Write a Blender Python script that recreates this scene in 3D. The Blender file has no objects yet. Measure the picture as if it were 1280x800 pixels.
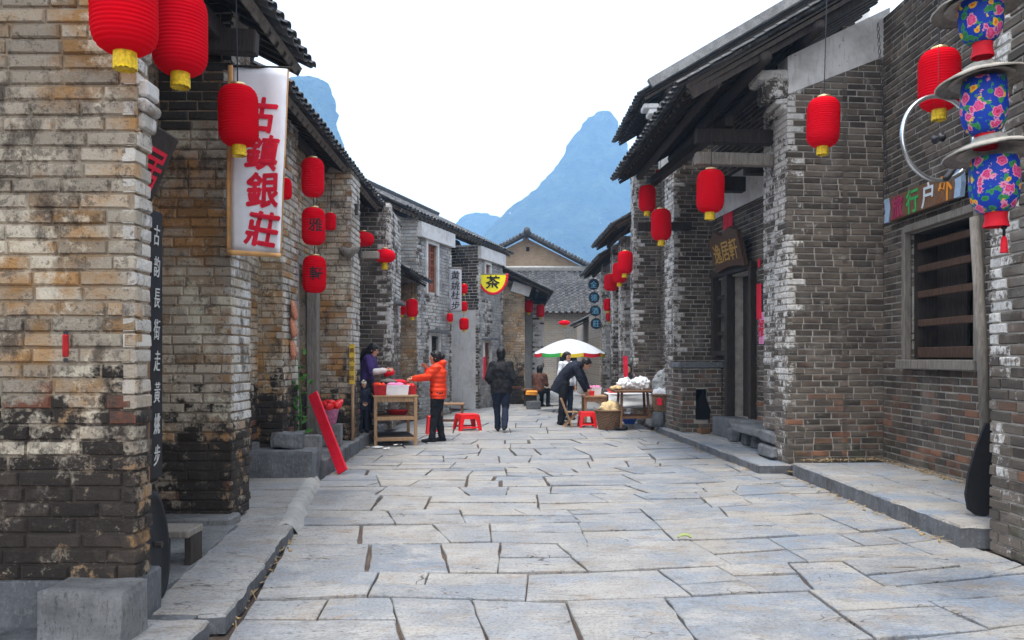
import bpy, bmesh, math, random
from mathutils import Vector, Matrix, noise, Euler

random.seed(7)
S = bpy.context.scene
COL = bpy.data.collections.new('place')
S.collection.children.link(COL)
R = math.radians

# ------------------------------------------------------------------ camera, sky, sun, exposure
FPX, HOR, CAMH = 1000.0, 447.0, 1.5          # focal length in photo pixels, horizon row, eye height
cam_data = bpy.data.cameras.new('camera')
cam = bpy.data.objects.new('camera', cam_data)
COL.objects.link(cam)
cam.location = (0, 0, CAMH)
cam.rotation_euler = (R(90), 0, 0)
cam_data.sensor_width = 36.0
cam_data.lens = 36.0 * FPX / 1280.0
cam_data.shift_y = (HOR - 400.0) / 1280.0
cam_data.clip_start = 0.05
cam_data.clip_end = 6000
S.camera = cam

world = bpy.data.worlds.new('World')
S.world = world
world.use_nodes = True
wn = world.node_tree
wn.nodes.clear()
w_out = wn.nodes.new('ShaderNodeOutputWorld')
w_bg = wn.nodes.new('ShaderNodeBackground')
w_sky = wn.nodes.new('ShaderNodeTexSky')
w_sky.sky_type = 'NISHITA'
w_sky.sun_disc = False
SUN_EL, SUN_AZ = 74.0, 200.0                  # degrees; high, thin overcast
w_sky.sun_elevation = R(SUN_EL)
w_sky.sun_rotation = R(SUN_AZ)
w_sky.dust_density = 6.0
w_mix = wn.nodes.new('ShaderNodeMix')         # an even white cloud layer over most of the sky
w_mix.data_type = 'RGBA'
w_mix.inputs[0].default_value = 0.88
w_mix.inputs[7].default_value = (6.7, 6.9, 7.2, 1)
wn.links.new(w_sky.outputs[0], w_mix.inputs[6])
wn.links.new(w_mix.outputs[2], w_bg.inputs[0])
w_bg.inputs[1].default_value = 0.11
wn.links.new(w_bg.outputs[0], w_out.inputs[0])

sun_data = bpy.data.lights.new('sun', 'SUN')
sun_data.energy = 1.5
sun_data.angle = R(14)
sun_data.color = (1.0, 0.96, 0.9)
sun = bpy.data.objects.new('sun', sun_data)
COL.objects.link(sun)
_sd = Vector((math.sin(R(SUN_AZ)) * math.cos(R(SUN_EL)), math.cos(R(SUN_AZ)) * math.cos(R(SUN_EL)), math.sin(R(SUN_EL))))
sun.rotation_euler = _sd.to_track_quat('Z', 'Y').to_euler()
sun.location = _sd * 40

S.view_settings.view_transform = 'Standard'
S.view_settings.look = 'None'
S.view_settings.gamma = 1.0
S.view_settings.use_curve_mapping = False
S.view_settings.exposure = 1.6
S.cycles.max_bounces = 8
S.cycles.volume_bounces = 2


def P(u, v, d):
    """photo pixel at distance d -> world point"""
    return Vector(((u - 640.0) * d / FPX, d, CAMH - (v - HOR) * d / FPX))


def px(p):
    return (640 + FPX * p[0] / max(p[1], .1), HOR - FPX * (p[2] - CAMH) / max(p[1], .1))


# ------------------------------------------------------------------ materials
class NT:
    def __init__(self, name):
        self.m = bpy.data.materials.new(name)
        self.m.use_nodes = True
        self.t = self.m.node_tree
        self.b = self.t.nodes['Principled BSDF']
        self.geo = None

    def n(self, kind):
        return self.t.nodes.new('ShaderNode' + kind)

    def pos(self):
        if not self.geo:
            self.geo = self.n('NewGeometry')
        return self.geo.outputs['Position']

    def set(self, sock, v):
        if hasattr(v, 'links'):
            self.t.links.new(v, sock)
        elif isinstance(v, (tuple, list)):
            sock.default_value = (*v, 1) if len(v) == 3 and len(sock.default_value) == 4 else v
        else:
            sock.default_value = v

    def mapping(self, scale, rot=(0, 0, 0), vec=None, loc=(0, 0, 0)):
        mp = self.n('Mapping')
        self.set(mp.inputs[0], vec or self.pos())
        mp.inputs['Scale'].default_value = scale
        mp.inputs['Rotation'].default_value = rot
        mp.inputs['Location'].default_value = loc
        return mp.outputs[0]

    def noise(self, scale, detail=4, rough=.6, vec=None, dist=0.0):
        k = self.n('TexNoise')
        self.set(k.inputs['Vector'], vec or self.pos())
        k.inputs['Scale'].default_value = scale
        k.inputs['Detail'].default_value = detail
        k.inputs['Roughness'].default_value = rough
        k.inputs['Distortion'].default_value = dist
        return k.outputs[0]

    def ramp(self, fac, stops, interp='LINEAR'):
        k = self.n('ValToRGB')
        k.color_ramp.interpolation = interp
        e = k.color_ramp.elements
        while len(e) < len(stops):
            e.new(.5)
        for i, (p, c) in enumerate(stops):
            e[i].position = p
            e[i].color = (*c, 1) if len(c) == 3 else c
        self.set(k.inputs[0], fac)
        return k.outputs[0]

    def mix(self, fac, a, b, blend='MIX'):
        k = self.n('Mix')
        k.data_type = 'RGBA'
        k.blend_type = blend
        self.set(k.inputs[0], fac)
        self.set(k.inputs[6], a)
        self.set(k.inputs[7], b)
        return k.outputs[2]

    def math(self, op, a, b=0.0, clamp=False):
        k = self.n('Math')
        k.operation = op
        k.use_clamp = clamp
        self.set(k.inputs[0], a)
        self.set(k.inputs[1], b)
        return k.outputs[0]

    def rng(self, v, a, b, c=0.0, d=1.0):
        k = self.n('MapRange')
        self.set(k.inputs[0], v)
        for i, x in enumerate((a, b, c, d)):
            k.inputs[i + 1].default_value = x
        return k.outputs[0]

    def rand(self, mul=1.0):
        o = self.n('ObjectInfo')
        self.pos()
        s = self.math('ADD', o.outputs['Random'], self.geo.outputs['Random Per Island'])
        s = self.math('MULTIPLY', s, mul)
        return self.math('FRACT', s)

    def sepz(self):
        k = self.n('SeparateXYZ')
        self.set(k.inputs[0], self.pos())
        return k.outputs

    def bump(self, h, strength=.3, dist=.01):
        k = self.n('Bump')
        k.inputs['Strength'].default_value = strength
        k.inputs['Distance'].default_value = dist
        self.set(k.inputs['Height'], h)
        self.t.links.new(k.outputs[0], self.b.inputs['Normal'])

    def done(self, col, rough=.8, metal=0.0, spec=.3):
        self.set(self.b.inputs['Base Color'], col)
        self.set(self.b.inputs['Roughness'], rough)
        self.b.inputs['Metallic'].default_value = metal
        self.b.inputs['Specular IOR Level'].default_value = spec
        return self.m


M = {}


def plain(name, col, rough=.7, metal=0.0, var=.18, scale=9.0, bump=.15, spec=.3):
    k = NT(name)
    tc = k.n('TexCoord').outputs['Object']
    f = k.noise(scale, 4, .6, tc)
    lo = tuple(c * (1 - var) for c in col)
    hi = tuple(min(1, c * (1 + var)) for c in col)
    c = k.ramp(f, [(.3, lo), (.7, hi)])
    if bump:
        k.bump(k.noise(scale * 6, 3, .6, tc), bump, .004)
    M[name] = k.done(c, rough, metal, spec)
    return M[name]


def brick_old(name, pale, ochre, dark, band, seed, mortar=False):
    """once limewashed brick: pale wash, ochre stains, grime, bare dark brick near the damp foot of the wall"""
    k = NT(name)
    r = k.math('ADD', k.noise(3, 2), 0.0) if mortar else k.rand()
    r2 = k.noise(5, 2) if mortar else k.rand(7.31)
    off = k.mapping((1, 1, 1), loc=(seed, seed * 2, 0))
    big = k.noise(1.25, 6, .66, off)
    mid = k.noise(4.5, 6, .7, off)
    fine = k.noise(30, 5, .72, off)
    base = k.mix(r, pale, tuple(c * .62 for c in pale))
    och = k.rng(k.math('ADD', big, k.math('MULTIPLY', k.math('SUBTRACT', r2, .5), .14)), .485, .615)
    base = k.mix(och, base, k.mix(r, ochre, tuple(c * .55 for c in ochre)))
    white = k.rng(k.noise(2.3, 8, .74, k.mapping((1, 1, .8), loc=(seed + 3, 5, 2))), .53, .60)
    base = k.mix(k.math('MULTIPLY', white, .75), base, tuple(min(.62, c * 1.45) for c in pale))
    z = k.sepz()[2]
    edge = k.math('ADD', z, k.math('MULTIPLY', k.math('SUBTRACT', mid, .5), 2.4))
    edge = k.math('ADD', edge, k.math('MULTIPLY', k.math('SUBTRACT', r2, .5), .45))
    low = k.rng(edge, band + .10, band - .10)
    bare = k.mix(r2, dark, tuple(min(1, c * 2.2) for c in dark))
    bare = k.mix(k.rng(r, .94, .97), bare, (.15, .06, .038))
    remain = k.rng(k.noise(5, 7, .76, off), .54, .60)
    bare = k.mix(k.math('MULTIPLY', remain, .7), bare, k.mix(och, tuple(c * .8 for c in pale), ochre))
    base = k.mix(low, base, bare)
    grime = k.rng(k.noise(3.1, 7, .74, k.mapping((1, 1, .7), loc=(seed + 8, 1, 4))), .54, .63)
    base = k.mix(k.math('MULTIPLY', grime, .82), base, (.055, .042, .034))
    chip = k.rng(k.math('ADD', fine, k.math('MULTIPLY', k.math('SUBTRACT', mid, .5), .9)), .57, .64)
    base = k.mix(k.math('MULTIPLY', chip, .6), base, (.06, .048, .04))
    k.bump(k.math('ADD', k.math('MULTIPLY', fine, .6), k.math('ADD', k.noise(75, 3, .6), k.math('MULTIPLY', mid, 1.5))), .75, .012)
    M[name] = k.done(base, .93)


def brick_grey(name, a, b, redness, lime_amt):
    k = NT(name)
    r = k.rand()
    r2 = k.rand(5.77)
    base = k.mix(r, a, b)
    z = k.sepz()[2]
    zone = k.rng(k.math('ADD', z, k.math('MULTIPLY', k.noise(.9, 3), 2.2)), 2.9, 1.7)
    red = k.math('MULTIPLY', k.rng(r2, .62, .95), zone)
    base = k.mix(k.math('MULTIPLY', red, redness), base, (.26, .125, .075))
    base = k.mix(k.math('MULTIPLY', k.rng(k.noise(3, 5, .65), .45, .65), .55), base, (.03, .027, .025))
    lime = k.rng(k.noise(8, 6, .75), .60, .68)
    base = k.mix(k.math('MULTIPLY', lime, lime_amt), base, (.48, .46, .43))
    pale_ = k.rng(k.noise(1.3, 6, .7, k.mapping((1, 1, .6), loc=(3, 1, 9))), .52, .66)
    base = k.mix(k.math('MULTIPLY', pale_, .45), base, (.25, .23, .205))
    moss = k.math('MULTIPLY', k.rng(k.noise(5, 4), .5, .62), k.rng(z, .55, .1))
    base = k.mix(k.math('MULTIPLY', moss, .6), base, (.06, .075, .035))
    k.bump(k.math('ADD', k.noise(30, 4, .7), k.math('MULTIPLY', k.noise(90, 3), .5)), .5, .007)
    M[name] = k.done(base, .9)


def make_materials():
    brick_old('brick_left', (.44, .385, .305), (.39, .22, .09), (.019, .015, .0125), 1.2, 0.0)
    brick_old('brick_left_ochre', (.47, .405, .325), (.42, .225, .09), (.022, .0175, .0145), .92, 13.0)
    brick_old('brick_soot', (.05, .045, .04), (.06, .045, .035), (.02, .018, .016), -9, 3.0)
    brick_old('brick_corner', (.58, .55, .50), (.46, .39, .31), (.07, .06, .055), .85, 5.0)
    brick_grey('brick_grey', (.052, .042, .034), (.155, .126, .101), 1.0, .45)
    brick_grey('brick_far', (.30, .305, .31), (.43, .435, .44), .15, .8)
    brick_old('brick_tan', (.42, .34, .25), (.44, .26, .12), (.12, .09, .07), .3, 21.0)
    brick_old('mortar_left', (.37, .315, .245), (.33, .205, .10), (.030, .024, .020), 1.15, 0.0, True)
    brick_old('mortar_ochre', (.33, .27, .20), (.33, .18, .075), (.030, .024, .020), .9, 13.0, True)
    # flaking limewash over grey brick, in one ragged coat
    k = NT('brick_wash')
    r = k.rand()
    under = k.mix(r, (.07, .06, .05), (.18, .15, .125))
    m1 = k.noise(3.2, 7, .72, k.mapping((1, 1, .45)))
    m2 = k.noise(24, 5, .7)
    f = k.math('ADD', m1, k.math('MULTIPLY', k.math('SUBTRACT', m2, .5), .5))
    f = k.math('ADD', f, k.math('MULTIPLY', k.math('SUBTRACT', r, .5), .16))
    coat = k.ramp(m2, [(.3, (.36, .345, .325)), (.6, (.58, .57, .55))])
    zz = k.sepz()[2]
    f = k.math('ADD', f, k.rng(zz, .4, 2.2, -.16, 0.02))
    col = k.mix(k.rng(f, .45, .53), under, coat)
    k.bump(k.math('ADD', m2, k.noise(70, 3)), .6, .008)
    M['brick_wash'] = k.done(col, .92)
    for nm, c in (('mortar_warm', (.33, .275, .21)), ('mortar_grey', (.40, .37, .33)), ('mortar_dark', (.24, .215, .18))):
        k = NT(nm)
        f = k.noise(6, 5, .65)
        col = k.ramp(f, [(.3, tuple(x * .55 for x in c)), (.6, c)])
        k.bump(k.noise(60, 4, .7), .6, .008)
        M[nm] = k.done(col, .95)
    # limewash plaster
    k = NT('plaster')
    f = k.noise(2.2, 6, .7)
    col = k.ramp(f, [(.3, (.42, .41, .40)), (.5, (.62, .62, .62)), (.7, (.70, .70, .70))])
    st = k.rng(k.noise(4, 5, .7, k.mapping((3, 3, .4))), .58, .7)
    col = k.mix(k.math('MULTIPLY', st, .6), col, (.25, .23, .21))
    ch = k.rng(k.noise(9, 6, .75), .62, .66)
    col = k.mix(k.math('MULTIPLY', ch, .8), col, (.2, .18, .16))
    k.bump(k.noise(24, 4), .3, .006)
    M['plaster'] = k.done(col, .9)
    # stone: paving (bluish grey limestone with buff patches)
    k = NT('paving')
    r = k.rand()
    tone = k.ramp(r, [(0, (.20, .225, .26)), (.3, (.31, .30, .285)), (.65, (.38, .35, .31)), (1, (.25, .265, .285))])
    f = k.noise(2.2, 7, .72)
    tone = k.mix(k.math('MULTIPLY', k.rng(f, .46, .62), .8), tone, (.41, .40, .385))
    f2 = k.noise(1.3, 6, .66, k.mapping((1, 1.8, 1), loc=(9, 3, 0)))
    xr = k.rng(k.sepz()[0], -1.0, 3.0, .35, 1.0)
    tone = k.mix(k.math('MULTIPLY', k.math('MULTIPLY', k.rng(f2, .46, .60), .8), xr), tone, (.20, .255, .335))
    f3 = k.noise(2.6, 7, .75, k.mapping((1, 1.6, 1), loc=(4, 14, 0)))
    tone = k.mix(k.math('MULTIPLY', k.rng(f3, .53, .64), .7), tone, (.29, .23, .175))
    f4 = k.noise(5, 7, .75, k.mapping((1, 1.6, 1), loc=(1, 2, 0)))
    tone = k.mix(k.math('MULTIPLY', k.rng(f4, .55, .64), .5), tone, (.13, .125, .12))
    sp = k.noise(45, 6, .8)
    tone = k.mix(k.math('MULTIPLY', k.rng(sp, .53, .62), .65), tone, (.10, .10, .105))
    tone = k.mix(k.math('MULTIPLY', k.rng(sp, .45, .36), .5), tone, (.45, .45, .45))
    sc = k.noise(9, 7, .8, k.mapping((.5, 3.5, 1), loc=(5, 5, 0)))
    tone = k.mix(k.math('MULTIPLY', k.rng(sc, .56, .63), .55), tone, (.13, .12, .115))
    ck = k.noise(2.1, 3, .55, k.mapping((.55, 1.5, 1), loc=(2, 7, 0)), .6)
    ck = k.rng(k.math('ABSOLUTE', k.math('SUBTRACT', ck, .5)), .0022, .0045, 1, 0)
    ck = k.math('MULTIPLY', ck, k.rng(k.noise(1.3, 3, .5), .5, .56))
    tone = k.mix(k.math('MULTIPLY', ck, .85), tone, (.05, .045, .04))
    lay = k.noise(7, 6, .75, k.mapping((1, 3.2, 1)))
    k.bump(k.math('ADD', k.math('MULTIPLY', sp, .6), lay), .8, .022)
    M['paving'] = k.done(tone, k.rng(f, .3, .7, .42, .7), 0, .4)
    k = NT('stone')
    f = k.noise(3.2, 6, .7)
    col = k.ramp(f, [(.3, (.13, .132, .135)), (.55, (.27, .272, .275)), (.75, (.38, .38, .375))])
    pk = k.noise(26, 6, .8, k.mapping((2.2, 2.2, .7)))
    col = k.mix(k.math('MULTIPLY', k.rng(pk, .54, .62), .6), col, (.05, .05, .052))
    k.bump(k.math('ADD', pk, k.math('MULTIPLY', k.noise(60, 3), .4)), 1.0, .03)
    M['stone'] = k.done(col, .8)
    k = NT('stone_dark')
    f = k.noise(4, 6, .7)
    col = k.ramp(f, [(.3, (.075, .078, .085)), (.7, (.21, .22, .24))])
    pk = k.noise(32, 6, .8, k.mapping((1, 1, .5)))
    col = k.mix(k.math('MULTIPLY', k.rng(pk, .53, .61), .55), col, (.27, .275, .28))
    k.bump(pk, 1.0, .03)
    M['stone_dark'] = k.done(col, .8)
    k = NT('cement')
    f = k.noise(5, 6, .7)
    col = k.ramp(f, [(.3, (.29, .28, .26)), (.7, (.47, .46, .435))])
    k.bump(k.noise(40, 5, .7), .7, .012)
    M['cement'] = k.done(col, .9)
    k = NT('dirt')
    f = k.noise(4, 6, .7)
    col = k.ramp(f, [(.3, (.04, .032, .027)), (.5, (.085, .06, .048)), (.7, (.14, .11, .09))])
    k.bump(k.noise(50, 5, .7), .8, .012)
    M['dirt'] = k.done(col, .95)
    # roof tiles
    k = NT('tile')
    r = k.rand()
    col = k.mix(r, (.045, .045, .048), (.105, .105, .108))
    li = k.rng(k.noise(10, 5, .7), .56, .68)
    col = k.mix(k.math('MULTIPLY', li, .7), col, (.27, .275, .27))
    k.bump(k.noise(40, 4), .4, .006)
    M['tile'] = k.done(col, .88)
    # timber
    for nm, a, b in (('wood_dark', (.018, .014, .012), (.06, .047, .04)), ('wood_grey', (.12, .105, .09), (.27, .245, .215)),
                     ('wood_brown', (.10, .05, .028), (.24, .13, .07)), ('wood_stall', (.24, .14, .075), (.44, .29, .17)),
                     ('wood_bar', (.045, .026, .017), (.12, .068, .045)), ('wood_rafter', (.018, .014, .011), (.06, .047, .038))):
        k = NT(nm)
        tc = k.n('TexCoord').outputs['Object']
        f = k.noise(5, 5, .65, k.mapping((9, 9, 1.2), vec=tc))
        col = k.ramp(f, [(.3, a), (.7, b)])
        k.bump(k.noise(30, 4, .6, k.mapping((6, 6, .6), vec=tc)), .4, .006)
        M[nm] = k.done(col, .8)
    # red lantern cloth: fine weave, light glows through a little
    k = NT('lantern_red')
    r = k.rand()
    col = k.mix(r, (.86, .003, .022), (.74, .002, .014))
    k.b.inputs['Subsurface Weight'].default_value = .0
    tc = k.n('TexCoord').outputs['Object']
    k.bump(k.noise(120, 2, .5, tc), .15, .002)
    M['lantern_red'] = k.done(col, .8, 0, .06)
    tr_ = k.n('BsdfTranslucent')
    k.set(tr_.inputs['Color'], (.85, .004, .02))
    ms = k.n('MixShader')
    ms.inputs[0].default_value = .35
    k.t.links.new(k.b.outputs[0], ms.inputs[1])
    k.t.links.new(tr_.outputs[0], ms.inputs[2])
    k.t.links.new(ms.outputs[0], k.t.nodes['Material Output'].inputs['Surface'])
    plain('gold_fringe', (.78, .52, .02), .6, var=.35, scale=60)
    plain('brass', (.65, .5, .25), .35, .7)
    plain('red_cloth', (.70, .006, .022), .65)
    plain('red_plank', (.74, .012, .035), .45, var=.12)
    plain('red_plastic', (.78, .012, .015), .32, var=.04, bump=0, spec=.5)
    plain('red_dark', (.42, .015, .02), .6, var=.4, scale=14)
    plain('red_paper', (.72, .02, .05), .8)
    plain('pink_paper', (.75, .25, .45), .8, var=.35, scale=25)
    plain('banner_white', (.76, .79, .86), .8, var=.08, scale=5)
    plain('banner_grey', (.46, .47, .52), .8, var=.12, scale=5)
    plain('banner_trim', (.68, .38, .16), .8)
    plain('yellow_cloth', (.86, .76, .02), .75, var=.08)
    plain('yellow_plaque', (.62, .42, .05), .6, var=.3)
    plain('ink', (.012, .012, .014), .6)
    plain('ink_white', (.45, .45, .44), .7)
    plain('ink_red', (.68, .012, .04), .7)
    plain('gold_ink', (.45, .27, .06), .5)
    plain('sign_blue', (.008, .025, .045), .5)
    plain('ink_blue', (.18, .45, .68), .6)
    plain('paint_green', (.05, .42, .12), .6)
    plain('paint_purple', (.42, .04, .12), .6)
    plain('paint_orange', (.80, .30, .03), .6)
    plain('paint_white', (.66, .72, .78), .6)
    plain('paint_bluewhite', (.35, .48, .66), .6)
    plain('steel', (.62, .66, .68), .25, .9, var=.08, bump=0)
    plain('iron', (.035, .035, .04), .5, .4)
    plain('straw_hat', (.36, .34, .30), .9, var=.25, scale=30, bump=.5)
    plain('white_plastic', (.78, .76, .80), .4, var=.06, bump=.1)
    plain('white_bag', (.75, .77, .80), .45, var=.08, scale=12, bump=.3)
    plain('grey_sack', (.36, .37, .37), .8, var=.3, scale=12, bump=.5)
    plain('blue_bag', (.02, .06, .32), .5)
    plain('paper', (.82, .82, .80), .8, var=.05)
    plain('wicker', (.19, .115, .07), .85, var=.4, scale=40, bump=.6)
    plain('bread', (.62, .46, .25), .85, var=.25, scale=20)
    plain('skin', (.52, .29, .19), .55, var=.08)
    plain('hair', (.012, .010, .010), .45, var=.4, scale=40)
    plain('coat_purple', (.055, .03, .15), .8)
    plain('sleeve_white', (.66, .62, .60), .8)
    plain('coat_orange', (.86, .055, .012), .55, var=.12)
    plain('coat_black', (.010, .010, .012), .75, var=.3)
    plain('coat_navy', (.012, .014, .028), .8, var=.3)
    plain('coat_brown', (.10, .045, .03), .8, var=.3)
    plain('shirt_white', (.70, .74, .80), .8)
    plain('jeans', (.016, .022, .045), .85, var=.35, scale=20)
    plain('trousers_black', (.010, .011, .014), .85, var=.3)
    plain('shoe_black', (.012, .012, .012), .5)
    plain('cap_cream', (.66, .60, .50), .85)
    plain('leaf', (.05, .16, .025), .6, var=.4, scale=20)
    plain('corn', (.48, .20, .12), .75, var=.45, scale=45, bump=.6)
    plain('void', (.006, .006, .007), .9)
    plain('umbrella_white', (.52, .55, .60), .7, var=.03)
    plain('u_red', (.68, .02, .04), .7)
    plain('u_yellow', (.80, .60, .04), .7)
    plain('u_green', (.05, .40, .08), .7)
    plain('u_blue', (.05, .20, .55), .7)
    plain('u_violet', (.22, .10, .40), .7)
    plain('peel', (.30, .36, .14), .6)
    plain('shutter', (.27, .085, .045), .7, var=.3)
    plain('straw', (.30, .22, .12), .95, var=.4, scale=30)
    # blue cotton printed with pink peonies, yellow blooms and leaves
    k = NT('flower_print')
    tc = k.n('TexCoord').outputs['Object']
    wob = k.noise(26, 3, .6, tc)
    base = (.006, .045, .40)

    def spots(scale, loc, r0, cols, seedmul):
        v = k.n('TexVoronoi')
        v.inputs['Scale'].default_value = scale
        v.inputs['Randomness'].default_value = .85
        k.set(v.inputs['Vector'], k.mapping((1, 1, 1), vec=tc, loc=loc))
        d = k.math('ADD', v.outputs['Distance'], k.math('MULTIPLY', k.math('SUBTRACT', wob, .5), seedmul))
        return k.rng(d, r0, r0 - .05), k.ramp(d, cols)
    lf, lc = spots(22, (3, 1, 2), .42, [(0, (.02, .16, .05)), (.4, (.05, .32, .09))], 1.4)
    pk, pc = spots(12, (0, 0, 0), .40, [(0, (.55, .01, .10)), (.14, (.80, .12, .33)), (.25, (.62, .015, .14)), (.34, (.85, .32, .50))], .9)
    yl, yc = spots(14, (7, 5, 1), .27, [(0, (.70, .08, .02)), (.12, (.85, .36, .02)), (.25, (.85, .6, .05))], .8)
    col = k.mix(lf, base, lc)
    col = k.mix(yl, col, yc)
    col = k.mix(pk, col, pc)
    M['flower_print'] = k.done(col, .6)
    # wooded karst hill
    k = NT('hill')
    f = k.noise(.05, 9, .75)
    col = k.ramp(f, [(.36, (.008, .014, .006)), (.5, (.03, .05, .02)), (.62, (.07, .10, .045))])
    rock = k.rng(k.noise(.03, 7, .75, k.mapping((1, 1, .5))), .655, .69)
    col = k.mix(k.math('MULTIPLY', rock, .9), col, (.5, .48, .45))
    k.bump(k.noise(.12, 6, .7), 1.0, 12.0)
    M['hill'] = k.done(col, .95)
    # brick too far off to pick apart
    k = NT('brick_distant')
    sx = k.sepz()
    cv = k.n('CombineXYZ')
    k.set(cv.inputs[0], sx[0])
    k.set(cv.inputs[1], sx[2])
    bt = k.n('TexBrick')
    k.set(bt.inputs['Vector'], cv.outputs[0])
    bt.inputs['Scale'].default_value = 1.0
    bt.inputs['Brick Width'].default_value = .27
    bt.inputs['Row Height'].default_value = .088
    bt.inputs['Mortar Size'].default_value = .012
    bt.inputs['Color1'].default_value = (.27, .235, .20, 1)
    bt.inputs['Color2'].default_value = (.36, .325, .29, 1)
    bt.inputs['Mortar'].default_value = (.42, .39, .35, 1)
    col = k.mix(k.rng(k.noise(1.4, 5, .7), .45, .65), bt.outputs[0], (.42, .33, .22))
    M['brick_distant'] = k.done(col, .9)
    k = NT('adobe')
    f = k.noise(2.5, 6, .7)
    col = k.ramp(f, [(.3, (.24, .17, .11)), (.7, (.40, .30, .20))])
    cr = k.noise(5, 4, .6, k.mapping((1, 1, 4)))
    col = k.mix(k.math('MULTIPLY', k.rng(cr, .56, .64), .5), col, (.17, .12, .08))
    M['adobe'] = k.done(col, .9)


make_materials()


# ------------------------------------------------------------------ object helpers
def tag(o, label=None, cat=None, group=None, kind=None):
    for k_, v_ in (('label', label), ('category', cat), ('group', group), ('kind', kind)):
        if v_:
            o[k_] = v_
    return o


def thing(name, label, cat, loc=(0, 0, 0), rz=0.0, group=None):
    o = bpy.data.objects.new(name, None)
    o.empty_display_size = .1
    COL.objects.link(o)
    o.location = loc
    o.rotation_euler = (0, 0, rz)
    return tag(o, label, cat, group)


def attach(o, parent, local):
    if parent is not None:
        o.parent = parent
        if not local and parent.type == 'EMPTY':
            o.matrix_parent_inverse = (Matrix.Translation(parent.location) @ parent.rotation_euler.to_matrix().to_4x4()).inverted()


def link_mesh(name, me, parent=None, local=False):
    o = bpy.data.objects.new(name, me)
    COL.objects.link(o)
    attach(o, parent, local)
    return o


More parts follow.
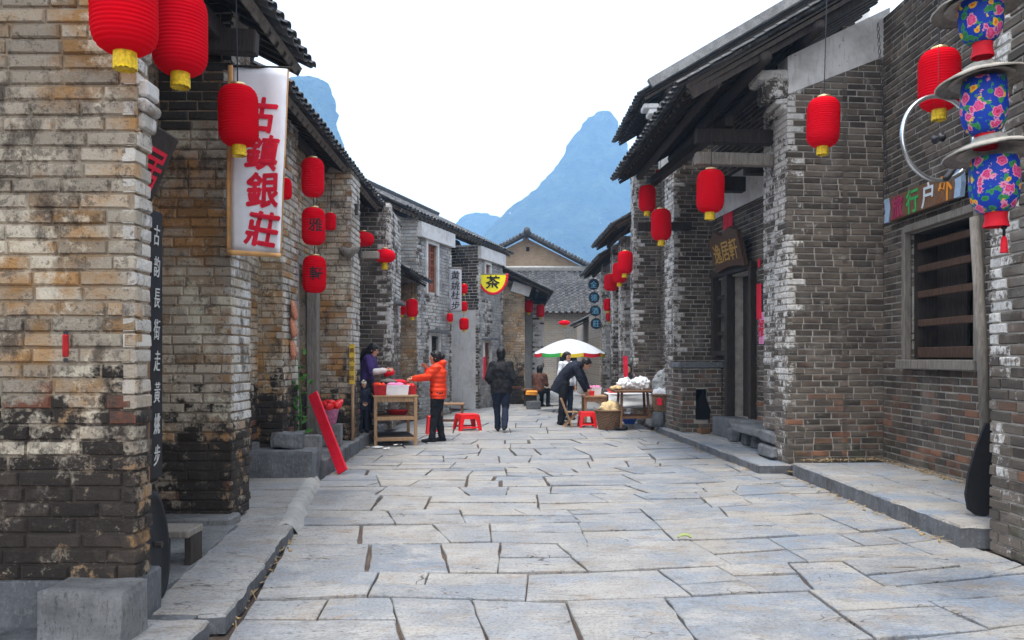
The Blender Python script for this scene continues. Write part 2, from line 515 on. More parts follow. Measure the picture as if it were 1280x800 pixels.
class MB:
    """collects shapes and links them as one mesh"""
    def __init__(self):
        self.v, self.f, self.mi = [], [], []
        self.cm = 0

    def add(self, vs, fs, mat=None):
        b = len(self.v)
        if mat is not None:
            vs = [mat @ Vector(p) for p in vs]
        self.v += [tuple(p) for p in vs]
        self.f += [tuple(i + b for i in f) for f in fs]
        self.mi += [self.cm] * len(fs)
        return self

    def box(self, c, s, rot=None, bev=0.0, taper=1.0):
        x, y, z = (a / 2 for a in s)
        m = Matrix.Translation(Vector(c)) @ (rot.to_4x4() if isinstance(rot, Matrix) else (Euler(rot).to_matrix().to_4x4() if rot else Matrix()))
        if bev <= 0:
            t = taper
            vs = [(-x, -y, -z), (x, -y, -z), (x, y, -z), (-x, y, -z), (-x * t, -y * t, z), (x * t, -y * t, z), (x * t, y * t, z), (-x * t, y * t, z)]
            fs = [(0, 3, 2, 1), (4, 5, 6, 7), (0, 1, 5, 4), (1, 2, 6, 5), (2, 3, 7, 6), (3, 0, 4, 7)]
            return self.add(vs, fs, m)
        b = min(bev, x * .45, y * .45, z * .45)
        bm = bmesh.new()
        bmesh.ops.create_cube(bm, size=1)
        bmesh.ops.scale(bm, vec=(2 * x, 2 * y, 2 * z), verts=bm.verts)
        if taper != 1:
            for q in bm.verts:
                if q.co.z > 0:
                    q.co.x *= taper
                    q.co.y *= taper
        bmesh.ops.bevel(bm, geom=bm.edges[:], offset=b, segments=1, affect='EDGES', profile=.5)
        bm.verts.index_update()
        vs = [q.co.copy() for q in bm.verts]
        fs = [[q.index for q in f.verts] for f in bm.faces]
        bm.free()
        return self.add(vs, fs, m)

    def bar(self, p0, p1, w, h, up=(0, 0, 1), bev=0.0):
        p0, p1 = Vector(p0), Vector(p1)
        d = p1 - p0
        L = d.length
        z = d / L
        upv = Vector(up)
        if abs(z.dot(upv)) > .99:
            upv = Vector((0, 1, 0))
        x = upv.cross(z).normalized()
        y = z.cross(x)
        return self.box((p0 + p1) / 2, (w, h, L), Matrix((x, y, z)).transposed(), bev)

    def tube(self, pts, rad, n=10, caps=True, flat=1.0):
        pts = [Vector(p) for p in pts]
        if not hasattr(rad, '__len__'):
            rad = [rad] * len(pts)
        rings = []
        prev = None
        for i, p in enumerate(pts):
            t = (pts[min(i + 1, len(pts) - 1)] - pts[max(i - 1, 0)])
            t = t.normalized() if t.length > 1e-9 else Vector((0, 0, 1))
            if prev is None:
                a = Vector((0, 0, 1)) if abs(t.z) < .9 else Vector((0, 1, 0))
                x = a.cross(t).normalized()
            else:
                x = (prev - t * prev.dot(t)).normalized()
            prev = x
            y = t.cross(x)
            rings.append([p + (x * math.cos(q) + y * math.sin(q) * flat) * rad[i] for q in (2 * math.pi * j / n for j in range(n))])
        vs = [q for r_ in rings for q in r_]
        fs = []
        for i in range(len(pts) - 1):
            for j in range(n):
                k = (j + 1) % n
                fs.append((i * n + j, i * n + k, (i + 1) * n + k, (i + 1) * n + j))
        if caps:
            fs.append(tuple(range(n - 1, -1, -1)))
            fs.append(tuple((len(pts) - 1) * n + j for j in range(n)))
        return self.add(vs, fs)

    def lathe(self, prof, n=24, c=(0, 0, 0), m=None, caps=True):
        vs, fs = [], []
        for r_, z in prof:
            for j in range(n):
                q = 2 * math.pi * j / n
                vs.append((c[0] + r_ * math.cos(q), c[1] + r_ * math.sin(q), c[2] + z))
        for i in range(len(prof) - 1):
            for j in range(n):
                k = (j + 1) % n
                fs.append((i * n + j, i * n + k, (i + 1) * n + k, (i + 1) * n + j))
        if caps:
            fs.append(tuple(range(n - 1, -1, -1)))
            fs.append(tuple((len(prof) - 1) * n + j for j in range(n)))
        return self.add(vs, fs, m)

    def prism(self, poly, z0, z1, m=None):
        n = len(poly)
        vs = [(x, y, z0) for x, y in poly] + [(x, y, z1) for x, y in poly]
        fs = [tuple(range(n - 1, -1, -1)), tuple(range(n, 2 * n))] + [(i, (i + 1) % n, n + (i + 1) % n, n + i) for i in range(n)]
        return self.add(vs, fs, m)

    def ball(self, c, r, n=12, m=8, rot=None):
        r = (r, r, r) if not hasattr(r, '__len__') else r
        prof = [(math.sin(math.pi * i / m), -math.cos(math.pi * i / m)) for i in range(m + 1)]
        prof[0] = (.02, -1)
        prof[-1] = (.02, 1)
        mm = Matrix.Translation(Vector(c)) @ (Euler(rot).to_matrix().to_4x4() if rot else Matrix()) @ Matrix.Diagonal((*r, 1))
        return self.lathe(prof, n, (0, 0, 0), mm)

    def mesh(self, name, mats, smooth=False):
        me = bpy.data.meshes.new(name)
        me.from_pydata(self.v, [], self.f)
        for m in (mats if isinstance(mats, (list, tuple)) else [mats]):
            me.materials.append(M[m] if isinstance(m, str) else m)
        if any(self.mi):
            me.polygons.foreach_set('material_index', self.mi)
        if smooth:
            me.polygons.foreach_set('use_smooth', [True] * len(me.polygons))
        me.update()
        return me

    def build(self, name, mats, parent=None, smooth=False, local=False):
        return link_mesh(name, self.mesh(name, mats, smooth), parent, local)


def rough(me, amp, scale, seed=0):
    for q in me.vertices:
        d = noise.noise_vector((q.co + Vector((seed * 3.1, seed, 0))) * scale)
        q.co += d * amp


def glyph_mesh(ch, size, mat, fat=0.0, shear=0.0, depth=.002, sx=1.0, bold=0.0):
    c = bpy.data.curves.new('character', 'FONT')
    c.body = ch
    c.size = size
    c.offset = fat * size
    c.shear = shear
    c.extrude = depth
    c.resolution_u = 3
    c.align_x = 'CENTER'
    c.align_y = 'CENTER'
    o = bpy.data.objects.new('character', c)
    me = bpy.data.meshes.new_from_object(o)
    bpy.data.objects.remove(o)
    bpy.data.curves.remove(c)
    me.name = 'character'
    xs = [q.co.x for q in me.vertices]
    ys = [q.co.y for q in me.vertices]
    if xs:
        cx, cy = (min(xs) + max(xs)) / 2, (min(ys) + max(ys)) / 2
        for q in me.vertices:
            q.co.x = (q.co.x - cx) * sx
            q.co.y -= cy
    if bold:                                             # brush-thick strokes: the glyph laid down a few times side by side
        vs = [q.co.copy() for q in me.vertices]
        fs = [tuple(f.vertices) for f in me.polygons]
        mb = MB()
        for i, (dx, dy) in enumerate(((0, 0), (1, .3), (-1, -.3), (.3, -1), (-.3, 1))):
            mb.add([v + Vector((dx * bold * size, dy * bold * size, .0006 * i)) for v in vs], fs)
        me = mb.mesh('character', mat)
        for q in me.vertices:
            q.co += noise.noise_vector(q.co * 9 / size * .6) * size * .012
        for q in me.vertices:
            q.co.z = max(-.003, min(.006, q.co.z))
    me.materials.clear()
    me.materials.append(M[mat])
    return me


def write(parent, text, centres, right, up, size, mat, fat=0.0, shear=0.0, off=.004, sx=1.0, tilt=0.0, wob=0.0, bold=0.0):
    """one character mesh per place, standing on the plane spanned by right and up"""
    right, up = Vector(right).normalized(), Vector(up).normalized()
    nrm = right.cross(up)
    mats = mat if isinstance(mat, (list, tuple)) else [mat] * len(text)
    for ch, c, mt in zip(text, centres, mats):
        o = link_mesh('character', glyph_mesh(ch, size, mt, fat, shear, sx=sx, bold=bold), parent)
        rr = Matrix.Rotation(tilt + random.uniform(-wob, wob), 4, 'Z')
        o.matrix_basis = Matrix.Translation(Vector(c) + nrm * off) @ Matrix((right, up, nrm)).transposed().to_4x4() @ rr

# ------------------------------------------------------------------ ground, street paving, pavements
g = MB()
g.add([(-650, -30, -.06), (650, -30, -.06), (650, 1150, -.06), (-650, 1150, -.06)], [(0, 1, 2, 3)])
ground = tag(g.build('ground', 'dirt'), 'bare brown earth under the street and out to the hills', 'ground', kind='structure')
s_ = MB()
s_.add([(-7, -2, -.03), (7, -2, -.03), (7, 44, -.03), (-7, 44, -.03)], [(0, 1, 2, 3)])
street = tag(s_.build('street', 'dirt'), 'old street paved with worn irregular bluish limestone slabs and earth joints', 'street', kind='structure')


def slab(poly, z, thick, parent, mat='paving', name='paving_slab', jag=.012, bev=.012, tilt=.006, step=.16):
    if name == 'kerb_slab':
        jag, step = .016, .09
    n = len(poly)
    pts = []
    for i in range(n):
        a, b = Vector(poly[i]), Vector(poly[(i + 1) % n])
        L = (b - a).length
        k = max(1, int(L / step))
        for j in range(k):
            q = a + (b - a) * (j / k)
            if j:
                d = noise.noise(Vector((q.x * 4.3, q.y * 4.3, 1.7))) * jag * 1.6 + random.uniform(-jag, jag) * .5
                q = q + Vector((b.y - a.y, a.x - b.x)).normalized() * d
            pts.append(q)
    cx = sum(p.x for p in pts) / len(pts)
    cy = sum(p.y for p in pts) / len(pts)
    m = len(pts)
    tx, ty = random.uniform(-tilt, tilt), random.uniform(-tilt, tilt)
    zz = random.uniform(-tilt, tilt) * .8
    vs = []
    for ins, dz in ((0, -thick), (0, -bev), (bev * 1.1, 0)):
        for p in pts:
            d = Vector((p.x - cx, p.y - cy))
            if ins:
                d = d * max(.2, 1 - ins / max(d.length, .05))
            vs.append((d.x, d.y, dz + zz + d.x * tx + d.y * ty))
    fs = [tuple(2 * m + i for i in range(m))]
    for r_ in range(2):
        for i in range(m):
            k = (i + 1) % m
            fs.append((r_ * m + i, r_ * m + k, (r_ + 1) * m + k, (r_ + 1) * m + i))
    me = bpy.data.meshes.new(name)
    if name == 'kerb_slab':                              # rough split edge: worn arris
        for i in range(m, 3 * m):
            x_, y_, z_ = vs[i]
            w_ = abs(noise.noise(Vector((x_ + cx, y_ + cy, 2)) * 6)) * .022
            vs[i] = (x_, y_, z_ - w_) if i < 2 * m else (x_ * (1 - w_ * .6), y_ * (1 - w_ * .6), z_ - w_ * .12)
    me.from_pydata(vs, [], fs)
    me.materials.append(M[mat])
    if name == 'kerb_slab':
        me.materials.append(M['stone_dark'])             # hewn side, rougher and darker than the trodden top
        me.polygons.foreach_set('material_index', [0] + [1] * m + [0] * m)
    o = link_mesh(name, me, parent)
    o.location = (cx, cy, z)
    return o


KEYS = [(2.4, [-1.35, -.95, -.48, .3, 1.2, 2.15, 3.05, 3.95]),
        (4.4, [-1.52, -1.12, -.54, .2, 1.18, 2.05, 2.95, 3.75]),
        (6.2, [-1.78, -1.38, -.54, .02, 1.1, 1.92, 2.7, 3.66]),
        (9.0, [-2.3, -1.43, -.8, -.18, .95, 1.85, 2.5, 3.62]),
        (11.5, [-2.45, -1.5, -.75, -.05, .7, 1.6, 2.3, 3.25]),
        (14.0, [-2.6, -1.6, -.8, -.2, .5, 1.3, 2.0, 3.05]),
        (18.0, [-2.6, -1.6, -.9, -.1, .6, 1.35, 2.1, 2.95]),
        (26.0, [-.6, -.1, .4, .9, 1.4, 1.85, 2.35, 2.95]),
        (38.0, [-.2, .3, .8, 1.3, 1.8, 2.3, 2.9, 3.4])]


def bx(i, y):
    for (y0, a), (y1, b) in zip(KEYS, KEYS[1:]):
        if y <= y1 or y1 == KEYS[-1][0]:
            t = max(0, min(1, (y - y0) / (y1 - y0)))
            return a[i] * (1 - t) + b[i] * t


def skew(x, y=0.0):
    return .11 * max(0, x - .3) ** 1.45 + .16 * noise.noise(Vector((x * .8, y * .9, 11))) + .05 * noise.noise(Vector((x * 2.6, y * 2.0, 5)))


y = 2.6
rows_ = []
while y < 37.4:
    dpt = random.uniform(.62, 1.05) * (1 if y < 14 else 1.35)
    rows_.append((y, min(y + dpt, 37.6)))
    y += dpt
for y0, y1 in rows_:
    far = y0 > 13
    ym = (y0 + y1) / 2
    xl0, xr0, xl1, xr1 = bx(0, y0), bx(7, y0), bx(0, y1), bx(7, y1)
    W0 = xr0 - xl0
    ts_ = [0.0]
    while ts_[-1] < 1:
        ts_.append(ts_[-1] + random.uniform(.42, 1.15) * (1 if not far else 1.25) / W0)
    if 1 - ts_[-2] < .35 / W0:
        ts_.pop(-2)
    ts_[-1] = 1.0
    lean = [0.0] + [random.uniform(-.012, .012) for _ in ts_[2:]] + [0.0]
    ex_ = lambda i, y, far_edge: (bx(0, y) + (bx(7, y) - bx(0, y)) * (ts_[i] + (lean[i] if far_edge else -lean[i])))
    for i in range(len(ts_) - 1):
        gw = random.uniform(.003, .011) if random.random() > .2 else random.uniform(.014, .028)
        gc = random.uniform(.010, .021) if not far else .028
        a0, b0 = ex_(i, y0, 0) + gw, ex_(i + 1, y0, 0) - gw
        a1, b1 = ex_(i, y1, 1) + gw, ex_(i + 1, y1, 1) - gw
        q = [Vector((a0, y0 + skew(a0, y0) + gc)), Vector((b0, y0 + skew(b0, y0) + gc)), Vector((b1, y1 + skew(b1, y1) - gc)), Vector((a1, y1 + skew(a1, y1) - gc))]
        cells = [q]
        k_ = random.random()
        dp_ = y1 - y0
        if k_ < .62 and dp_ > .6:                       # split across into two courses
            t0, t1 = (random.uniform(.34, .66) for _ in range(2))
            t1 = t0 + (t1 - t0) * .35
            l0, r0 = q[0].lerp(q[3], t0), q[1].lerp(q[2], t1)
            e = Vector((0, gc))
            cells = [[q[0], q[1], r0 - e, l0 - e], [l0 + e, r0 + e, q[2], q[3]]]
        done = []
        for c in cells:
            wd = c[1].x - c[0].x
            if wd > .8 and random.random() < .32:       # or along
                t0, t1 = random.uniform(.3, .7), random.uniform(.3, .7)
                m0, m1 = c[0].lerp(c[1], t0), c[3].lerp(c[2], t0 + (t1 - t0) * .4)
                e = Vector((gw, 0))
                done += [[c[0], m0 - e, m1 - e, c[3]], [m0 + e, c[1], c[2], m1 + e]]
            elif random.random() < .12 and wd > .4:     # broken corner
                t0, t1 = random.uniform(.45, .8), random.uniform(.3, .7)
                m0, m1 = c[0].lerp(c[1], t0), c[1].lerp(c[2], t1)
                d_ = Vector((.006, -.006))
                done += [[c[0], m0 - d_, m1 - d_, c[2], c[3]], [m0 + d_, c[1], m1 + d_]]
            else:
                done.append(c)
        for c in done:
            slab([tuple(p_) for p_ in c], 0, .06, street, step=.13 if not far else .35, jag=.011, bev=.006, tilt=.008)

# pavements
pav = {}


def pavement(name, label, poly, z):
    m = MB()
    m.prism(poly, -.05, z - .012)
    pav[name] = tag(m.build(name, 'stone_dark'), label, 'pavement', kind='structure')
    return pav[name]


lp = pavement('pavement_left', 'low stone pavement of long grey kerb slabs before the limewashed brick piers',
              [(-1.62, 4.40), (-1.90, 6.74), (-3.6, 6.74), (-3.6, 3.0), (-1.72, 3.0), (-1.72, 4.40)], .1)
slab([(-1.57, 4.385), (-1.69, 5.48), (-2.16, 5.48), (-2.05, 4.385)], .10, .11, lp, 'paving', 'kerb_slab', .01, .014, .003)
slab([(-1.70, 5.50), (-1.84, 6.73), (-2.3, 6.73), (-2.17, 5.50)], .10, .11, lp, 'paving', 'kerb_slab', .01, .014, .003)
slab([(-2.07, 4.40), (-2.18, 5.7), (-2.75, 5.7), (-2.75, 4.40)], .098, .05, lp, 'stone', 'kerb_slab', .01, .01, .003)
slab([(-2.20, 5.72), (-2.32, 6.72), (-2.9, 6.72), (-2.9, 5.72)], .098, .05, lp, 'stone', 'kerb_slab', .01, .01, .003)
slab([(-1.60, 3.05), (-1.62, 4.28), (-2.2, 4.28), (-2.2, 3.05)], .10, .11, lp, 'paving', 'kerb_slab', .01, .014, .003)
lp2 = pavement('pavement_left_middle', 'sunken pavement with rough cement edge beside the stone trough',
               [(-1.95, 6.76), (-2.05, 7.6), (-2.40, 9.55), (-2.42, 10.0), (-4.0, 10.0), (-4.0, 6.76)], .075)
for q in ([(-1.93, 6.77), (-2.06, 7.6), (-2.6, 7.6), (-2.5, 6.77)], [(-2.07, 7.62), (-2.24, 8.6), (-3.3, 8.6), (-3.3, 7.62)],
          [(-2.26, 8.62), (-2.4, 9.5), (-3.4, 9.5), (-3.4, 8.62)], [(-2.52, 6.78), (-2.62, 7.6), (-3.3, 7.6), (-3.2, 6.78)]):
    slab(q, .075, .05, lp2, 'paving', 'kerb_slab')
m = MB()
path = [(-1.90, 6.8), (-1.97, 7.2), (-2.05, 7.6), (-2.13, 8.1), (-2.20, 8.5), (-2.28, 9.0), (-2.37, 9.6)]
vs, fs = [], []
NP = 40
for i in range(NP + 1):
    t = i / NP * (len(path) - 1)
    k = min(int(t), len(path) - 2)
    c = Vector(path[k]).lerp(Vector(path[k + 1]), t - k)
    wob = noise.noise(Vector((0, c.y * 3.1, 4)))
    for dx, z in ((-.08, .080), (-.02, .088), (.03, .074), (.06 + .02 * wob, .035), (.09 + .03 * wob, -.01)):
        vs.append((c.x + dx + .012 * noise.noise(Vector((dx * 20, c.y * 9, 0))), c.y, z + (.012 * noise.noise(Vector((dx * 14, c.y * 11, 7))) if z > 0 else 0)))
for i in range(NP):
    for j in range(4):
        a = i * 5 + j
        fs.append((a, a + 1, a + 6, a + 5))
m.add(vs, fs)
m.build('cement_edge', 'cement', lp2, smooth=True)
lp3 = pavement('pavement_left_far', 'raised grey stone kerb platform the stall keepers stand on',
               [(-2.38, 10.05), (-2.52, 16.8), (-4.2, 16.8), (-4.2, 10.05)], .22)
ys = [10.06, 11.5, 12.9, 14.5, 16.7]
for a, b in zip(ys, ys[1:]):
    x0, x1 = -2.36 - .021 * (a - 10), -2.36 - .021 * (b - 10)
    slab([(x0, a + .008), (x1, b - .008), (x1 - .55, b - .008), (x0 - .55, a + .008)], .22, .23, lp3, 'stone', 'kerb_slab', .008, .014, .003)
    slab([(x0 - .57, a + .008), (x1 - .57, b - .008), (-4.1, b - .008), (-4.1, a + .008)], .218, .05, lp3, 'stone', 'kerb_slab', .008, .014, .003)
rp = pavement('pavement_right', 'raised platform of large bluish slabs under the barred window',
              [(3.60, 6.36), (3.60, 10.12), (4.95, 10.3), (4.95, 6.36)], .17)
for a, b in ((6.33, 7.9), (7.92, 9.0), (9.02, 10.12)):
    slab([(3.55, a), (4.12, a), (4.12, b), (3.55, b)], .17, .18, rp, 'paving', 'kerb_slab', .009, .016, .003)
    slab([(4.14, a), (4.9, a), (4.9, b), (4.14, b)], .168, .05, rp, 'paving', 'kerb_slab', .009, .012, .003)
rp2 = pavement('pavement_right_far', 'raised platform of grey slabs in front of the recessed doorway',
               [(3.24, 10.5), (2.91, 17), (2.86, 28), (5, 28), (5, 10.62)], .12)
ys = [10.32, 11.55, 12.9, 14.4, 16.2, 18.4, 21, 24, 27.8]
for a, b in zip(ys, ys[1:]):
    ex = lambda y: 3.19 - .047 * (y - 10.3) if y < 17 else 2.875 - .004 * (y - 17)
    slab([(ex(a), a + .01), (ex(a) + .42, a + .01), (ex(b) + .42, b - .01), (ex(b), b - .01)], .12, .13, rp2, 'paving', 'kerb_slab', .009, .014, .003)
    slab([(ex(a) + .44, a + .05), (ex(a) + 1.5, a + .05), (ex(b) + 1.5, b + .03), (ex(b) + .44, b + .03)], .118, .05, rp2, 'paving', 'kerb_slab', .009, .012, .003)


# ------------------------------------------------------------------ brick houses
def brick_proto(seed):
    rr = random.Random(seed)
    fx, fz = .022, .075
    j = lambda a: rr.uniform(-a, a)
    b0 = [(-.5, .5, -.5), (.5, .5, -.5), (.5, .5, .5), (-.5, .5, .5)]
    b1 = [(-.5 + j(.008), -.32, -.5 + j(.03)), (.5 + j(.008), -.32, -.5 + j(.03)), (.5 + j(.008), -.32, .5 + j(.03)), (-.5 + j(.008), -.32, .5 + j(.03))]
    fr = [(-.5 + fx + abs(j(.03)), -.5 + j(.03), -.5 + fz + abs(j(.06))), (.5 - fx - abs(j(.03)), -.5 + j(.03), -.5 + fz + abs(j(.06))),
          (.5 - fx - abs(j(.03)), -.5 + j(.03), .5 - fz - abs(j(.06))), (-.5 + fx + abs(j(.03)), -.5 + j(.03), .5 - fz - abs(j(.06)))]
    mid = (j(.2), -.5 + j(.05), j(.2))
    vs = b0 + b1 + fr + [mid]
    fs = [(0, 1, 5, 4)[::-1], (1, 2, 6, 5)[::-1], (2, 3, 7, 6)[::-1], (3, 0, 4, 7)[::-1]]
    for i in range(4):
        k = (i + 1) % 4
        fs.append((4 + i, 4 + k, 8 + k, 8 + i))
        fs.append((8 + i, 8 + k, 12))
    return vs, fs


PROTO = [brick_proto(i) for i in range(8)]
_bm = {}


def brick_mesh(i, mat):
    if (i, mat) not in _bm:
        me = bpy.data.meshes.new('brick')
        me.from_pydata(PROTO[i][0], [], PROTO[i][1])
        me.materials.append(M[mat])
        _bm[(i, mat)] = me
    return _bm[(i, mat)]


class House:
    def __init__(self, label, loc, name='brick_house', cat='house'):
        self.root = thing(name, label, cat, loc)
        self.bricks = []
        self.rs = random.Random(hash(tuple(loc)) & 0xffff if False else int(abs(loc[0] * 131 + loc[1] * 17) * 10))

    def wall(self, A, B, z0, zA, zB=None, bl=.28, bh=.088, t=.3, mortar='mortar_grey', style='brick_grey', openings=(), lay=True, out=.012, name='wall', corner=None):
        """wall from A to B (plan), outer face on the right-hand side of A->B; top runs from zA to zB"""
        rs = self.rs
        A, B = Vector(A), Vector(B)
        zB = zA if zB is None else zB
        d = (B - A)
        L = d.length
        d /= L
        n = Vector((d.y, -d.x))
        top = lambda s: zA + (zB - zA) * s / L
        cuts = sorted({0.0, L, *(max(0, min(L, q)) for o_ in openings for q in o_[:2])})
        m = MB()
        p3 = lambda s, w, z: (A.x + d.x * s - n.x * w, A.y + d.y * s - n.y * w, z)
        e_ = rs.uniform(.002, .006)
        cuts[0], cuts[-1] = e_, L - e_
        w0_ = rs.uniform(0, .002)
        for a, b in zip(cuts, cuts[1:]):
            mid = (a + b) / 2
            holes = sorted([o_[2:4] for o_ in openings if o_[0] < mid < o_[1]])
            z = z0
            segs = []
            for h0, h1 in holes:
                segs.append((z, z, h0, h0))
                z = h1
            segs.append((z, z, top(a), top(b)))
            for l0, l1, h0, h1 in segs:
                if h0 - l0 < .01:
                    continue
                vs = [p3(a, w0_, l0), p3(b, w0_, l1), p3(b, t, l1), p3(a, t, l0), p3(a, w0_, h0), p3(b, w0_, h1), p3(b, t, h1), p3(a, t, h0)]
                m.add(vs, [(0, 3, 2, 1), (4, 5, 6, 7), (0, 1, 5, 4), (1, 2, 6, 5), (2, 3, 7, 6), (3, 0, 4, 7)])
        w_ = m.build(name, mortar, self.root)
        if lay:
            rot = Matrix((Vector((d.x, d.y, 0)), Vector((-n.x, -n.y, 0)), Vector((0, 0, 1)))).transposed().to_4x4()
            z = z0
            row = 0
            jt = .012
            while z + bh * .6 < max(zA, zB):
                h = bh
                x = -(bl * (.5 if row % 2 else 0)) - rs.uniform(0, .05)
                while x < L:
                    ll = bl * (rs.uniform(.9, 1.08) if rs.random() > .12 else .52)
                    a, b = max(0, x + jt / 2), min(L, x + ll - jt / 2)
                    x += ll
                    zz0, zz1 = z + jt / 2, z + h - jt / 2
                    for o_ in openings:
                        if zz1 > o_[2] and zz0 < o_[3]:
                            if o_[0] <= a < o_[1]:
                                a = o_[1]
                            if o_[0] < b <= o_[1]:
                                b = o_[0]
                            if a < o_[0] and b > o_[1]:
                                b = o_[0]
                    if b - a < .045:
                        continue
                    sm = (a + b) / 2
                    if zz0 + .5 * h > top(sm):
                        continue
                    mat = style(sm, (zz0 + zz1) / 2, L, rs) if callable(style) else style
                    if mat is None:
                        continue
                    if a <= 0.001:
                        a = -out * .9
                    if b >= L - .001:
                        b = L + out * .9
                    pr = out + rs.uniform(-.5, .5) * out * .9
                    dep = .07
                    c = Vector(p3((a + b) / 2, dep / 2 - pr, (zz0 + zz1) / 2))
                    mt = Matrix.Translation(c) @ rot @ Matrix.Rotation(rs.uniform(-.012, .012), 4, 'Y') @ Matrix.Diagonal((b - a, dep, zz1 - zz0, 1))
                    face = -(n.x * c.x + n.y * c.y) / max(.1, math.hypot(c.x, c.y))
                    u, v = px(c)
                    vis = face > .02 and -20 < u < 1300 and -20 < v < 820 and c.y > 1
                    size = (b - a) * FPX / max(c.y, .5) * max(face, .25)
                    self.bricks.append((size if vis else 0, FPX * bh / max(c.y, .5), mt, mat, w_))
                z += h
                row += 1
        return w_

    def finish(self, cap=300):
        self.bricks.sort(key=lambda q: -q[0])
        rest = {}
        n = 0
        for size, hpx, mt, mat, w_ in self.bricks:
            i = self.rs.randrange(8)
            if size >= 9 and n < cap and hpx > 3.6:
                o = bpy.data.objects.new('brick', brick_mesh(i, mat))
                COL.objects.link(o)
                o.parent = w_
                o.matrix_basis = mt
                n += 1
            elif size > 0 or mt.translation.y > 1:
                rest.setdefault(mat, []).append((mt, i))
        if rest:
            m = MB()
            mats = list(rest)
            for k, mat in enumerate(mats):
                m.cm = k
                for mt, i in rest[mat]:
                    m.add(PROTO[i][0], PROTO[i][1], mt)
            tag(m.build('brickwork', mats, self.root), kind='stuff')
        self.bricks = []

    def mass(self, poly, z0, z1, mat='mortar_dark', name='light_block_core'):  # unseen solid core, put in behind the walls to block leaking sky light
        m = MB()
        m.prism(poly, z0, z1)
        return m.build(name, mat, self.root)


# tiles ---------------------------------------------------------------
def arc_tile(r, L, up, n=6, th=.012):
    """curved tile lying along +y, length L; up=True: humped, False: trough"""
    vs, fs = [], []
    for y in (0, L):
        tap = 1.0 if y == 0 else .9
        for rr in (r, r - th):
            for i in range(n + 1):
                q = math.pi * (.06 + .88 * i / n)
                z = rr * math.sin(q) * .62
                vs.append((-rr * math.cos(q) * tap, y, z if up else -z))
    k = n + 1
    for i in range(n):
        a = (i, i + 1, 2 * k + i + 1, 2 * k + i)
        b = (k + i, 3 * k + i, 3 * k + i + 1, k + i + 1)
        c = (i, k + i, k + i + 1, i + 1)
        e = (2 * k + i, 2 * k + i + 1, 3 * k + i + 1, 3 * k + i)
        fs += [a, b, c, e]
    return vs, fs


CAP = arc_tile(.075, .2, True)
PAN = arc_tile(.105, .2, False)
_tm = {}
for nm_, pr_ in (('cap', CAP), ('pan', PAN)):
    me_ = bpy.data.meshes.new('roof_tile')
    me_.from_pydata(pr_[0], [], pr_[1])
    me_.materials.append(M['tile'])
    _tm[nm_] = me_


def roof(house, E0, E1, up, slope, length, spacing=.19, step=.16, single=True, rafters=True, rows_single=1, purlins=(), ridge=True, fascia=None, deck='wood_rafter', sag=.015):
    """tiled slope: eave from E0 to E1, rising along plan direction up"""
    E0, E1 = Vector(E0), Vector(E1)
    a = E1 - E0
    W = a.length
    a /= W
    u3 = Vector((up[0], up[1], slope)).normalized()
    u3 = (u3 - a * u3.dot(a)).normalized()
    n = a.cross(u3)
    if n.z < 0:
        n = -n
    F = Matrix((u3.cross(n) if (u3.cross(n)).dot(a) > 0 else u3.cross(n), u3, n)).transposed().to_4x4()
    rf = MB()
    c = E0 + a * W / 2 + u3 * length / 2 - n * .05
    rf.box(c, (W, length - .06, .022), Matrix((a, u3, n)).transposed())
    r_ = rf.build('roof', deck, house.root)
    rs = random.Random(int(E0.y * 100))
    cols = int(W / spacing)
    rows = int(length / step)
    rest = MB()
    for i in range(cols + 1):
        for j in range(rows):
            for kind in ('pan', 'cap'):
                s = (i + (.5 if kind == 'pan' else 0)) * W / cols
                if s > W + .01:
                    continue
                wave = sag * noise.noise(Vector((s * .7 + E0.y, j * .15, 3)))
                p = E0 + a * s + u3 * (j * step - .07 + rs.uniform(-.012, .012)) + n * ((.045 if kind == 'pan' else .035) + wave + rs.uniform(-.004, .004))
                tl = Matrix.Translation(p) @ F @ Matrix.Rotation(rs.uniform(-.04, .04), 4, 'Z') @ Matrix.Rotation(R(-2.2), 4, 'X')
                if single and j < rows_single:
                    o = bpy.data.objects.new('roof_tile', _tm[kind])
                    COL.objects.link(o)
                    o.parent = r_
                    o.matrix_basis = tl
                else:
                    pr = PAN if kind == 'pan' else CAP
                    rest.add(pr[0], pr[1], tl)
    if rest.v:
        tag(rest.build('tile_field', 'tile', r_), kind='stuff')
    if rafters:
        k = max(2, int(W / .24))
        for i in range(k + 1):
            s = .05 + (W - .1) * i / k
            m = MB()
            p0 = E0 + a * s + u3 * .02 - n * .105
            m.bar(p0, p0 + u3 * (length - .1), .075, .05, n)
            m.build('rafter', 'wood_rafter', r_)
    for t, rad in purlins:
        m = MB()
        p0 = E0 + u3 * t - n * (.13 + rad)
        m.tube([p0 + a * .03, p0 + a * (W - .03)], rad, 10)
        m.build('purlin', 'wood_dark', r_, smooth=True)
    if ridge:
        m = MB()
        p0 = E0 + u3 * (length - .02) + n * .08
        m.bar(p0, p0 + a * W, .16, .22, n, .02)
        m.build('ridge', 'tile' if ridge is True else ridge, r_)
    if fascia:
        m = MB()
        p0 = E0 + u3 * .03 - n * .085
        m.bar(p0, p0 + a * W, .02, .09, n)
        m.build('fascia', fascia, r_)
    return r_


def beam(house, p0, p1, w, h, mat='wood_dark', name='beam', bev=.01):
    m = MB()
    m.bar(p0, p1, w, h, (0, 0, 1), bev)
    return m.build(name, mat, house.root)


def whitecorner(side, width, base, mat='brick_corner', hi=None):
    """limewash kept on the bricks nearest a corner"""
    def f(s, z, L, rs):
        e = s if side == 'a' else L - s
        if e < width * rs.uniform(.8, 2.2):
            return mat
        return base
    return f


